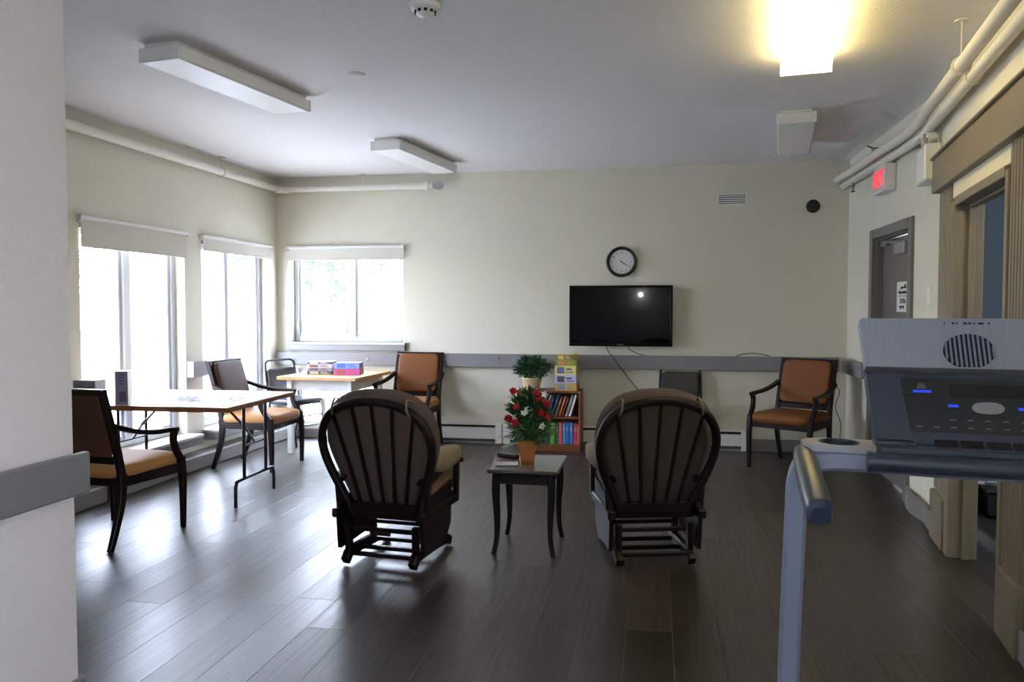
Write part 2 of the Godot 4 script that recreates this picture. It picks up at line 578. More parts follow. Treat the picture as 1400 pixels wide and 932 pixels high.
func shell():
	var b := MB.new()
	b.box(Vector3(-1.1, -0.06, -3.2), Vector3(6.6, 0.104, 10.6))
	var floor_o := struct_mesh("floor", b, M.subfloor)
	# planks run away from the camera, each one a piece with eased edges
	var variants := []
	for k in 4:
		variants.append(plank_mesh(0.2, 1.22, k))
	var col := 0
	var x := XL + 0.1
	while x < 2.0:
		var z := 2.2 + rng.randf() * 1.0
		while z > ZB:
			var za := z
			var zb := maxf(z - 1.22, ZB)
			var hidden := x < -2.2 and zb > -2.4
			if za - zb > 0.05 and not hidden:
				var p := MeshInstance3D.new()
				p.name = "plank"
				p.mesh = variants[rng.randi() % 4]
				p.material_override = M.planks[rng.randi() % 4]
				floor_o.add_child(p, true)
				p.position = Vector3(x, 0, (za + zb) / 2)
				p.scale = Vector3(1, 1, (za - zb) / 1.22)
			z -= 1.22
		x += 0.2
		col += 1
	b = MB.new()
	b.box(Vector3(-1.1, HH + 0.1, -3.2), Vector3(6.6, 0.2, 10.6))
	struct_mesh("ceiling", b, M.ceiling)
	b = MB.new()
	holed(b, "z", ZB, -0.22, XL - 0.22, XR + 0.2, -0.1, HH, [W3, W4])
	struct_mesh("wall_back", b, M.wall)
	b = MB.new()
	holed(b, "x", XL, -0.22, ZB, -2.48, -0.1, HH, [W1, W2])
	struct_mesh("wall_left", b, M.wall)
	b = MB.new()
	b.box(Vector3((XL - 0.22 - 2.037) / 2, HH / 2, (-2.48 + 2.1) / 2), Vector3(-2.037 - XL + 0.22, HH, 2.1 + 2.48))
	struct_mesh("wall_left_near", b, M.wall_lilac)
	b = MB.new()
	holed(b, "x", XR, 0.22, ZB, -5.9, -0.1, HH, [[-7.24, -6.24, -0.1, 2.03]])
	struct_mesh("wall_right", b, M.wall)
	# near part of the right wall, turned a little
	b = MB.new()
	holed(b, "z", 0.0, -0.12, -0.02, 8.2, -0.1, HH, [[1.04, 2.12, -0.1, 2.01], RW])
	struct_mesh("wall_right_near", b, M.wall).transform = near_xf()
	b = MB.new()
	holed(b, "z", 2.1, 0.2, -2.3, 1.2, -0.1, HH, [])
	struct_mesh("wall_rear", b, M.wall)
	# baseboards
	b = MB.new()
	b.box(Vector3(XL + 0.09, 0.065, (ZB - 2.48) / 2), Vector3(0.18, 0.13, -2.48 - ZB - 0.002), 0.012)
	struct_mesh("baseboard_left", b, M.baseboard)
	b = MB.new()
	b.box(Vector3((0.9 + XR) / 2, 0.06, ZB + 0.012), Vector3(XR - 0.9, 0.12, 0.024), 0.006)
	b.box(Vector3((XL - 2.9) / 2 + 0.1, 0.05, ZB + 0.012), Vector3(-2.9 - XL - 0.2, 0.1, 0.024), 0.006)
	struct_mesh("baseboard_back", b, M.baseboard)
	b = MB.new()
	b.box(Vector3(XR - 0.012, 0.06, (ZB - 7.32) / 2), Vector3(0.024, 0.12, -7.32 - ZB), 0.006)
	# covers the bend of the wall in a sweep
	var pts := []
	for k in 9:
		var t := k / 8.0
		pts.append(Vector3(XR - 0.014, 0.065, -6.16).lerp(NO + NT * 0.25 + NN * 0.014 + Vector3(0, 0.065, 0), t) + Vector3(-0.03 * sin(t * PI), 0, 0))
	pts.append(NO + NT * 0.56 + NN * 0.014 + Vector3(0, 0.065, 0))
	b.bar(pts, Vector2(0.13, 0.026), Vector3.UP, 0.15)
	b.xf = near_xf()
	b.box(Vector3(5.3, 0.065, 0.013), Vector3(5.7, 0.13, 0.026), 0.006)
	struct_mesh("baseboard_right", b, M.baseboard)
	b = MB.new()
	b.box(Vector3(-2.025, 0.05, -0.2), Vector3(0.026, 0.1, 4.586), 0.006)
	b.box(Vector3(-2.968, 0.05, -2.492), Vector3(1.88, 0.1, 0.026), 0.006)
	struct_mesh("baseboard_left_near", b, M.baseboard)

func plank_mesh(w: float, l: float, k: int) -> ArrayMesh:
	var st := SurfaceTool.new()
	st.begin(Mesh.PRIMITIVE_TRIANGLES)
	var e := 0.0016
	var hx := w / 2 - 0.0001
	var hz := l / 2 - 0.0001
	var top := [Vector3(-hx + e, 0, -hz + e), Vector3(-hx + e, 0, hz - e), Vector3(hx - e, 0, hz - e), Vector3(hx - e, 0, -hz + e)]
	var low := [Vector3(-hx, -0.0007, -hz), Vector3(-hx, -0.0007, hz), Vector3(hx, -0.0007, hz), Vector3(hx, -0.0007, -hz)]
	var bot := [Vector3(-hx, -0.008, -hz), Vector3(-hx, -0.008, hz), Vector3(hx, -0.008, hz), Vector3(hx, -0.008, -hz)]
	var faces := [[top[0], top[1], top[2], top[3]]]
	for i in 4:
		var j := (i + 1) % 4
		faces.append([top[i], low[i], low[j], top[j]])
		faces.append([low[i], bot[i], bot[j], low[j]])
	for f in faces:
		var n: Vector3 = (f[1] - f[0]).cross(f[2] - f[0]).normalized()
		for q in [0, 2, 1, 0, 3, 2]:
			st.set_normal(n)
			st.set_tangent(Plane(1, 0, 0, 1))
			st.set_uv(Vector2((f[q].x / w + 0.5) * 0.5 + 0.5 * (k % 2), f[q].z / l * 0.5 + 0.27 * k))
			st.add_vertex(f[q])
	return st.commit()

# ------------------------------------------------------------------ windows
func window_unit(nm: String, axis: String, w: Array, at: float, sill_depth: float, mull: float, handles: bool, blind_label: String, blind_bottom: float, sill_mat: Material, sash_lines: Array):
	var g := struct_node(nm)
	var u0: float = w[0]; var u1: float = w[1]; var v0: float = w[2]; var v1: float = w[3]
	var set_in := 0.13
	var P := func(u: float, y: float, d: float) -> Vector3:     # d = towards the room from the wall's face
		return Vector3(at + d, y, u) if axis == "x" else Vector3(u, y, at + d)
	var S := func(u: float, y: float, d: float) -> Vector3:
		return Vector3(d, y, u) if axis == "x" else Vector3(u, y, d)
	var um := (u0 + u1) / 2
	var vm := (v0 + v1) / 2
	var b := MB.new()
	var fw := 0.055
	b.box(P.call(u0 + fw / 2, vm, -set_in), S.call(fw, v1 - v0, 0.07), 0.006)
	b.box(P.call(u1 - fw / 2, vm, -set_in), S.call(fw, v1 - v0, 0.07), 0.006)
	b.box(P.call(um, v1 - fw / 2, -set_in), S.call(u1 - u0 - 2 * fw, fw, 0.07), 0.006)
	b.box(P.call(um, v0 + fw / 2, -set_in), S.call(u1 - u0 - 2 * fw, fw, 0.07), 0.006)
	part(g, "window_frame", b, M.white_frame)
	b = MB.new()
	b.box(P.call(mull, vm, -set_in), S.call(0.085, v1 - v0 - 2 * fw, 0.075), 0.008)
	part(g, "mullion", b, M.white_frame)
	# sashes
	for k in 2:
		var a: float = u0 + fw if k == 0 else mull + 0.0425
		var c: float = mull - 0.0425 if k == 0 else u1 - fw
		b = MB.new()
		var sw := 0.035
		b.box(P.call(a + sw / 2, vm, -set_in - 0.005), S.call(sw, v1 - v0 - 2 * fw, 0.045), 0.005)
		b.box(P.call(c - sw / 2, vm, -set_in - 0.005), S.call(sw, v1 - v0 - 2 * fw, 0.045), 0.005)
		b.box(P.call((a + c) / 2, v1 - fw - sw / 2, -set_in - 0.005), S.call(c - a - 2 * sw, sw, 0.045), 0.005)
		b.box(P.call((a + c) / 2, v0 + fw + sw / 2, -set_in - 0.005), S.call(c - a - 2 * sw, sw, 0.045), 0.005)
		var sash := part(g, "sash", b, M.white_frame)
		b = MB.new()
		b.box(P.call((a + c) / 2, vm, -set_in - 0.005), S.call(c - a - 2 * sw, v1 - v0 - 2 * fw - 2 * sw, 0.006))
		part(sash, "pane", b, M.glass)
	if handles:
		for u in [u0 + fw - 0.01, mull - 0.055]:
			b = MB.new()
			b.bar([P.call(u, v0 + 0.10, -0.085), P.call(u, v0 + 0.16, -0.07), P.call(u, v0 + 0.22, -0.08)], Vector2(0.018, 0.014), S.call(1, 0, 0))
			part(g, "window_handle", b, M.alu)
	if sill_depth > 0.0:
		b = MB.new()
		b.box(P.call(um, v0 - 0.012, (sill_depth - 0.1) / 2), S.call(u1 - u0 + 0.06, 0.024, sill_depth + 0.1), 0.004)
		part(g, "window_sill", b, M.white_frame if sill_mat != M.rail else M.rail_cap)
		b = MB.new()
		b.box(P.call(um, v0 - 0.056, sill_depth / 2 - 0.004), S.call(u1 - u0 + 0.05, 0.064, sill_depth - 0.006), 0.004)
		part(g, "sill_apron", b, sill_mat)
	if blind_label != "":
		var t := thing("roller_blind", blind_label, "blind")
		b = MB.new()
		var y0 := 2.065
		b.tube([P.call(u0 + 0.015, y0 - 0.035, -0.012), P.call(u1 - 0.015, y0 - 0.035, -0.012)], 0.026, 14)
		part(t, "roller", b, M.blind)
		b = MB.new()
		b.box(P.call(um, y0 + 0.012, 0.034), S.call(u1 - u0 + 0.03, 0.03, 0.012), 0.004)
		part(t, "head_rail", b, M.white_plastic)
		b = MB.new()
		b.box(P.call(um, (y0 + blind_bottom) / 2, 0.024), S.call(u1 - u0 + 0.012, y0 - blind_bottom, 0.003))
		part(t, "fabric", b, M.blind)
		b = MB.new()
		b.box(P.call(um, blind_bottom, 0.024), S.call(u1 - u0 + 0.012, 0.016, 0.010), 0.003)
		part(t, "hem_bar", b, M.blind)
		for u in [u0 - 0.016, u1 + 0.010]:
			b = MB.new()
			b.slab(PackedVector2Array([Vector2(-0.0, -0.03), Vector2(0.034, -0.015), Vector2(0.034, 0.026), Vector2(0.0, 0.026)]), 0.006, Transform3D(Basis(S.call(0, 0, 1), Vector3.UP, S.call(0, 0, 1).cross(Vector3.UP)), P.call(u, y0, 0.0)))
			part(t, "bracket", b, M.white_plastic)

func windows():
	window_unit("window_1", "x", W1, XL, 0.15, -5.78, false, "beige roller blind half rolled on the window beside the folding table", 1.87, M.baseboard, [])
	window_unit("window_2", "x", W2, XL, 0.15, -7.36, false, "beige roller blind rolled up short over the corner window", 1.955, M.baseboard, [])
	window_unit("window_3", "z", W3, ZB, 0.055, -3.30, true, "pale roller blind above the back wall window", 1.945, M.rail, [])
	# low pane under the rail
	var g := struct_node("window_4")
	var um: float = (W4[0] + W4[1]) / 2
	var vm: float = (W4[2] + W4[3]) / 2
	var b := MB.new()
	for s in [-1.0, 1.0]:
		b.box(Vector3(um + s * ((W4[1] - W4[0]) / 2 - 0.02), vm, ZB - 0.12), Vector3(0.04, W4[3] - W4[2], 0.06), 0.005)
		b.box(Vector3(um, vm + s * ((W4[3] - W4[2]) / 2 - 0.02), ZB - 0.12), Vector3(W4[1] - W4[0] - 0.08, 0.04, 0.06), 0.005)
	part(g, "window_frame", b, M.white_frame)
	b = MB.new()
	b.box(Vector3(-3.53, vm, ZB - 0.12), Vector3(0.012, W4[3] - W4[2] - 0.08, 0.05), 0.002)
	part(g, "mullion", b, M.white_frame)
	for s in [[W4[0] + 0.04, -3.536], [-3.524, W4[1] - 0.04]]:
		b = MB.new()
		b.box(Vector3((s[0] + s[1]) / 2, vm, ZB - 0.12), Vector3(s[1] - s[0], W4[3] - W4[2] - 0.08, 0.006))
		part(g, "pane", b, M.glass)

# ------------------------------------------------------------------ pipes
func pipes():
	var t := thing("ceiling_pipe", "cream painted pipe along the window wall turning along the back wall", "pipe")
	var r := 0.036
	var b := MB.new()
	b.tube([Vector3(XL + 0.075, 2.70, -2.485), Vector3(XL + 0.075, 2.70, -8.02)], r, 14)
	part(t, "pipe", b, M.pipe)
	b = MB.new()
	b.tube(curve([Vector3(XL + 0.075, 2.70, -8.0), Vector3(XL + 0.082, 2.70, -8.07), Vector3(XL + 0.12, 2.70, -8.108), Vector3(XL + 0.19, 2.70, -8.115)], 4), r + 0.008, 14)
	part(t, "elbow", b, M.pipe)
	b = MB.new()
	b.tube([Vector3(XL + 0.17, 2.70, -8.115), Vector3(-2.46, 2.70, -8.115)], r * 0.92, 14)
	part(t, "pipe", b, M.pipe)
	for z in [-4.2, -6.95]:
		b = MB.new()
		b.cyl(Vector3(XL + 0.075, HH, z), Vector3(XL + 0.075, HH - 0.008, z), 0.035, -1, 12)
		b.cyl(Vector3(XL + 0.075, HH, z), Vector3(XL + 0.075, 2.74, z), 0.005, -1, 8)
		b.tube(ring_pts(Vector3(XL + 0.075, 2.70, z), Vector3(0, 0, 1), r + 0.006), 0.006, 6, false)
		part(t, "hanger", b, M.pipe)
	b = MB.new()
	b.cyl(Vector3(-3.1, HH, -8.115), Vector3(-3.1, HH - 0.008, -8.115), 0.035, -1, 12)
	b.cyl(Vector3(-3.1, HH, -8.115), Vector3(-3.1, 2.74, -8.115), 0.005, -1, 8)
	part(t, "hanger", b, M.pipe)
	b = MB.new()
	b.cyl(Vector3(-2.47, 2.70, -8.115), Vector3(-2.42, 2.70, -8.115), 0.034)
	b.cyl(Vector3(-2.42, 2.70, -8.115), Vector3(-2.38, 2.70, -8.115), 0.05)
	b.cyl(Vector3(-2.38, 2.70, -8.115), Vector3(-2.33, 2.70, -8.115), 0.036)
	part(t, "coupling", b, M.pipe)
	b = MB.new()
	b.tube([Vector3(-2.33, 2.70, -8.115), Vector3(-2.26, 2.70, -8.11), Vector3(-2.24, 2.69, -8.06)], 0.018, 10)
	b.cyl(Vector3(-2.24, 2.69, -8.07), Vector3(-2.24, 2.685, -8.0), 0.036, 0.05, 14)
	part(t, "sprinkler_head", b, M.steel)
	# two pipes over the right wall
	for k in 2:
		var y := 2.648 if k == 0 else 2.588
		var off := 0.115 if k == 0 else 0.062
		var rr := 0.035 if k == 0 else 0.030
		var p: Array = [Vector3(XR - off, y, ZB + 0.01), Vector3(XR - off, y - 0.02, -6.25)]
		var e: Vector3 = NO + NN * off + Vector3(0, y - 0.03, 0)
		p = curve([p[0], Vector3(XR - off, y - 0.01, -7.0), p[1], e + NT * 0.25, e + NT * 1.0, e + NT * 7.9], 6)
		t = thing("wall_pipe", ["upper cream pipe over the exit sign and wooden doorway", "lower cream pipe just above the exit sign"][k], "pipe")
		b = MB.new()
		b.tube(p, rr, 14)
		part(t, "pipe", b, M.pipe)
		for u in [1.6, 2.75, 4.4]:
			b = MB.new()
			var c: Vector3 = e + NT * u
			if k == 0:
				b.cyl(Vector3(c.x, HH, c.z), c + Vector3(0, 0.03, 0), 0.005, -1, 8)
				b.cyl(Vector3(c.x, HH, c.z), Vector3(c.x, HH - 0.008, c.z), 0.035, -1, 12)
			b.tube(ring_pts(c, NT, rr + 0.006), 0.007, 6, false)
			part(t, "hanger", b, M.pipe)
	# small fittings on the pipes above the exit sign
	t = thing("sprinkler_drop", "small steel sprinkler hanging under the pipe in the wall corner", "sprinkler", Vector3(XR - 0.075, 2.55, -7.72))
	b = MB.new()
	b.cyl(Vector3(0, 0, 0), Vector3(0, -0.06, 0), 0.012)
	part(t, "stem", b, M.alu)
	b = MB.new()
	b.box(Vector3(0, -0.03, 0), Vector3(0.012, 0.008, 0.10), 0.002)
	b.box(Vector3(0.0, -0.075, 0), Vector3(0.03, 0.01, 0.05), 0.003)
	part(t, "deflector", b, M.steel_black)
	t = thing("pipe_valve", "small dark valve lever on the pipe above the exit sign", "valve", Vector3(XR - 0.12, 2.665, -6.85))
	b = MB.new()
	b.cyl(Vector3(0, 0, 0), Vector3(0, 0.03, 0), 0.014)
	part(t, "stem", b, M.alu)
	b = MB.new()
	b.bar([Vector3(-0.05, 0.045, 0.03), Vector3(0, 0.03, 0), Vector3(0.06, 0.04, -0.02)], Vector2(0.012, 0.008), Vector3(0, 0, 1))
	part(t, "lever", b, M.steel_black)

func ring_pts(c: Vector3, axis: Vector3, r: float, n := 16) -> Array:
	var s := axis.cross(Vector3.UP).normalized()
	var m := s.cross(axis).normalized()
	var o := []
	for k in n + 1:
		var a := TAU * k / n
		o.append(c + (s * cos(a) + m * sin(a)) * r)
	return o

# ------------------------------------------------------------------ things on the walls
func rail_piece(label: String, a: Vector3, b_: Vector3, n: Vector3, caps: Array):
	var t := thing("wall_rail", label, "rail")
	var d := (b_ - a).normalized()
	var l := a.distance_to(b_)
	var bs := Basis(d, Vector3.UP, d.cross(Vector3.UP))
	if bs.z.dot(n) < 0: bs = Basis(-d, Vector3.UP, -d.cross(Vector3.UP))
	var mid := (a + b_) / 2
	var b := MB.new()
	b.box(mid + n * 0.05 + Vector3(0, 0.872, 0), Vector3(l, 0.142, 0.03), 0.006, bs)
	part(t, "rail_board", b, M.rail)
	b = MB.new()
	b.box(mid + n * 0.0175 + Vector3(0, 0.872, 0), Vector3(l - 0.03, 0.09, 0.035), 0.0, bs)
	part(t, "rail_spacer", b, M.rail)
	for c in caps:
		var p: Vector3 = a if c == 0 else b_
		var o := d * (-0.006 if c == 0 else 0.006)
		b = MB.new()
		b.box(p + o + n * 0.034 + Vector3(0, 0.872, 0), Vector3(0.012, 0.142, 0.066), 0.004, bs)
		part(t, "end_cap", b, M.rail_cap)
	return t

func wall_fittings():
	rail_piece("long grey wall rail running under the television and the back window", Vector3(XL + 0.02, 0, ZB), Vector3(XR - 0.08, 0, ZB), Vector3(0, 0, 1), [0])
	rail_piece("short grey wall rail between the corner and the exit door", Vector3(XR, 0, ZB + 0.085), Vector3(XR, 0, -7.36), Vector3(-1, 0, 0), [])
	rail_piece("stub of grey wall rail between the two tall windows", Vector3(XL, 0, -6.69), Vector3(XL, 0, -6.46), Vector3(1, 0, 0), [1])
	var t := thing("wall_rail", "grey wall rail on the near white wall beside the camera", "rail")
	var b := MB.new()
	b.box(Vector3(-2.005, 0.837, -0.21), Vector3(0.03, 0.146, 4.6), 0.006)
	part(t, "rail_board", b, M.rail)
	b = MB.new()
	b.box(Vector3(-2.0285, 0.837, -0.2), Vector3(0.017, 0.10, 4.55))
	part(t, "rail_spacer", b, M.rail)
	for x in [-3.07, -1.63]:
		t = thing("coat_hook", "small chrome hook on the rail " + ("beside the puzzle boxes" if x < -2 else "left of the roses"), "hook", Vector3(x, 0.875, ZB + 0.066))
		b = MB.new()
		b.box(Vector3(0, 0, 0.002), Vector3(0.018, 0.05, 0.004), 0.001)
		part(t, "plate", b, M.chrome)
		b = MB.new()
		b.tube([Vector3(0, -0.01, 0.004), Vector3(0, -0.02, 0.03), Vector3(0, 0.005, 0.04)], 0.005, 8)
		part(t, "prong", b, M.chrome)
	# baseboard heaters
	for h in [[-2.95, -1.60, "white baseboard heater under the rail behind the armchair"], [-1.585, 0.885, "long white baseboard heater behind the bookcase and under the television"]]:
		t = thing("baseboard_heater", h[2], "heater")
		var xm: float = (h[0] + h[1]) / 2
		var l: float = h[1] - h[0]
		b = MB.new()
		b.box(Vector3(xm, 0.108, ZB + 0.058), Vector3(l, 0.118, 0.016), 0.004)
		part(t, "front_cover", b, M.white_metal)
		b = MB.new()
		b.box(Vector3(xm, 0.118, ZB + 0.008), Vector3(l, 0.17, 0.014), 0.003)
		b.box(Vector3(xm, 0.200, ZB + 0.030), Vector3(l, 0.012, 0.058), 0.003)
		part(t, "back_plate", b, M.white_metal)
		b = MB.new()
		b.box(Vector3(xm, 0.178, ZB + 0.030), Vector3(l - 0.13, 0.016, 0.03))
		part(t, "upper_vent_shade", b, M.black_slot)  # black strip painting the shade inside the heater slot
		b = MB.new()
		b.box(Vector3(xm, 0.036, ZB + 0.035), Vector3(l - 0.13, 0.02, 0.03))
		part(t, "lower_vent", b, M.steel_grey)
		for s in [-1.0, 1.0]:
			b = MB.new()
			b.box(Vector3(xm + s * (l / 2 - 0.035), 0.105, ZB + 0.036), Vector3(0.07, 0.205, 0.066), 0.004)
			part(t, "end_cap", b, M.white_metal)
		b = MB.new()
		b.box(Vector3(xm, 0.010, ZB + 0.035), Vector3(l, 0.018, 0.06), 0.002)
		part(t, "base_lip", b, M.alu)
	television()
	clock()
	# vent grille
	t = thing("vent_grille", "small white louvred vent grille high on the back wall", "vent", Vector3(0.708, 2.492, ZB))
	b = MB.new()
	for s in [-1.0, 1.0]:
		b.box(Vector3(0, s * 0.052, 0.006), Vector3(0.29, 0.018, 0.012), 0.003)
		b.box(Vector3(s * 0.136, 0, 0.006), Vector3(0.018, 0.086, 0.012), 0.003)
	part(t, "frame", b, M.white_plastic)
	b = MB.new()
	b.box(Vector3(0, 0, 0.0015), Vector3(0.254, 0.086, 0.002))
	part(t, "duct_shade", b, M.black_slot)  # black plate painting the shade behind the louvres
	for k in 4:
		b = MB.new()
		b.box(Vector3(0, -0.03 + k * 0.02, 0.007), Vector3(0.254, 0.014, 0.002), 0.0, Basis(Vector3.RIGHT, 0.6))
		part(t, "louvre", b, M.white_plastic)
	# round black wall speaker
	t = thing("wall_speaker", "round black wall speaker near the back right corner", "speaker", Vector3(1.468, 2.407, ZB))
	var up := Basis(Vector3.RIGHT, PI / 2)
	b = MB.new()
	b.lathe([Vector2(0.0, 0.028), Vector2(0.04, 0.03), Vector2(0.052, 0.03), Vector2(0.064, 0.02), Vector2(0.064, 0.0)].map(func(q): return q), 28, Vector3.ZERO, up)
	part(t, "ring", b, M.black_plastic)
	b = MB.new()
	for k in 4:
		b.tube(ring_pts(Vector3(0, 0, 0.030), Vector3(0, 0, 1), 0.010 + k * 0.011, 20), 0.0022, 6, false)
	part(t, "mesh_grille", b, M.black_slot)
	# loose cords
	single("power_cord", "black cord hanging from the television down behind the glider", "cord", MB.new().tube(curve([Vector3(-0.53, 1.06, ZB + 0.03), Vector3(-0.50, 0.985, ZB + 0.06), Vector3(-0.43, 0.90, ZB + 0.085), Vector3(-0.30, 0.72, ZB + 0.075), Vector3(-0.17, 0.56, ZB + 0.03), Vector3(-0.08, 0.40, ZB + 0.02), Vector3(-0.04, 0.215, ZB + 0.02)], 6), 0.004, 8), M.black_plastic)
	single("video_cable", "short thin cable drooping from the television onto the rail", "cable", MB.new().tube(curve([Vector3(-0.32, 1.06, ZB + 0.03), Vector3(-0.28, 1.00, ZB + 0.045), Vector3(-0.20, 0.96, ZB + 0.055), Vector3(-0.14, 0.949, ZB + 0.06)], 6), 0.004, 8), M.black_plastic)
	single("loose_cable", "thin black cable looped on top of the grey rail near the corner", "cable", MB.new().tube(curve([Vector3(0.76, 0.947, ZB + 0.05), Vector3(0.84, 0.968, ZB + 0.05), Vector3(0.93, 0.975, ZB + 0.05), Vector3(1.02, 0.962, ZB + 0.05), Vector3(1.08, 0.947, ZB + 0.05)], 6), 0.004, 8), M.black_plastic)
	single("hanging_cord", "wavy black cord hanging below the rail beside the corner armchair", "cord", MB.new().tube(curve([Vector3(1.70, 0.80, ZB + 0.04), Vector3(1.70, 0.68, ZB + 0.03), Vector3(1.735, 0.60, ZB + 0.03), Vector3(1.70, 0.46, ZB + 0.03), Vector3(1.75, 0.30, ZB + 0.03), Vector3(1.745, 0.14, ZB + 0.03), Vector3(1.74, 0.004, ZB + 0.05)], 6), 0.004, 8), M.black_plastic)

func television():
	var t := thing("television", "wide flat black television mounted on the back wall", "television", Vector3(-0.375, 1.341, ZB), 0)
	var w := 1.03
	var h := 0.612
	var b := MB.new()
	b.box(Vector3(0, 0, 0.03), Vector3(0.35, 0.3, 0.06), 0.005)
	part(t, "wall_bracket", b, M.black_slot)
	b = MB.new()
	b.box(Vector3(0, 0, 0.08), Vector3(w - 0.006, h - 0.006, 0.045), 0.012)
	part(t, "housing", b, M.black_plastic)
	b = MB.new()
	for s in [-1.0, 1.0]:
		b.box(Vector3(0, s * (h / 2 - (0.011 if s > 0 else 0.018)), 0.106), Vector3(w, 0.022 if s > 0 else 0.036, 0.012), 0.003)
		b.box(Vector3(s * (w / 2 - 0.011), 0.007, 0.106), Vector3(0.022, h - 0.058, 0.012), 0.003)
	part(t, "bezel", b, M.bezel)
	b = MB.new()
	b.box(Vector3(0, 0.007, 0.1035), Vector3(w - 0.044, h - 0.058, 0.003))
	part(t, "screen", b, M.screen)
	b = MB.new()
	for k in 7:
		b.box(Vector3(-0.027 + k * 0.009, -h / 2 + 0.018, 0.1125), Vector3(0.006, 0.007, 0.001))
	part(t, "maker_mark", b, M.alu)
	b = MB.new()
	b.box(Vector3(0.235, h / 2 - 0.011, 0.1125), Vector3(0.012, 0.008, 0.001))
	part(t, "sensor", b, M.alu)

func clock():
	var t := thing("wall_clock", "round black rimmed clock with white dial above the television", "clock", Vector3(-0.37, 1.888, ZB))
	var up := Basis(Vector3.RIGHT, PI / 2)
	var b := MB.new()
	b.lathe([Vector2(0.122, 0.02), Vector2(0.128, 0.036), Vector2(0.140, 0.042), Vector2(0.152, 0.034), Vector2(0.156, 0.018), Vector2(0.156, 0.0)], 40, Vector3.ZERO, up)
	part(t, "rim", b, M.black_plastic)
	b = MB.new()
	b.lathe([Vector2(0.0001, 0.016), Vector2(0.13, 0.016), Vector2(0.13, 0.0)], 40, Vector3.ZERO, up, false)
	var dial := part(t, "dial", b, M.paper)
	for k in 12:
		var a := TAU * (k + 1) / 12.0
		var tm := TextMesh.new()
		tm.text = str(k + 1)
		tm.font_size = 16
		tm.pixel_size = 0.0016
		tm.depth = 0.001
		var o := part(dial, "numeral", tm, M.ink)
		o.position = Vector3(sin(a) * 0.098, cos(a) * 0.098, 0.017)
	b = MB.new()
	for k in 60:
		var a := TAU * k / 60.0
		b.box(Vector3(sin(a) * 0.117, cos(a) * 0.117, 0.0165), Vector3(0.0018, 0.006, 0.001), 0.0, Basis(Vector3.BACK, -a))
	part(dial, "minute_marks", b, M.ink)
	for q in [[130.0, 0.062, 0.008, "hour_hand"], [118.0, 0.09, 0.005, "minute_hand"]]:
		var a: float = deg_to_rad(q[0])
		var d := Vector3(sin(a), cos(a), 0)
		b = MB.new()
		b.bar([d * -0.018 + Vector3(0, 0, 0.021), d * q[1] + Vector3(0, 0, 0.021)], [Vector2(q[2], 0.002), Vector2(q[2] * 0.5, 0.002)], d.cross(Vector3.BACK))
		part(t, q[3], b, M.ink)
	b = MB.new()
	b.cyl(Vector3(0, 0, 0.016), Vector3(0, 0, 0.025), 0.007)
	part(t, "hub", b, M.ink)

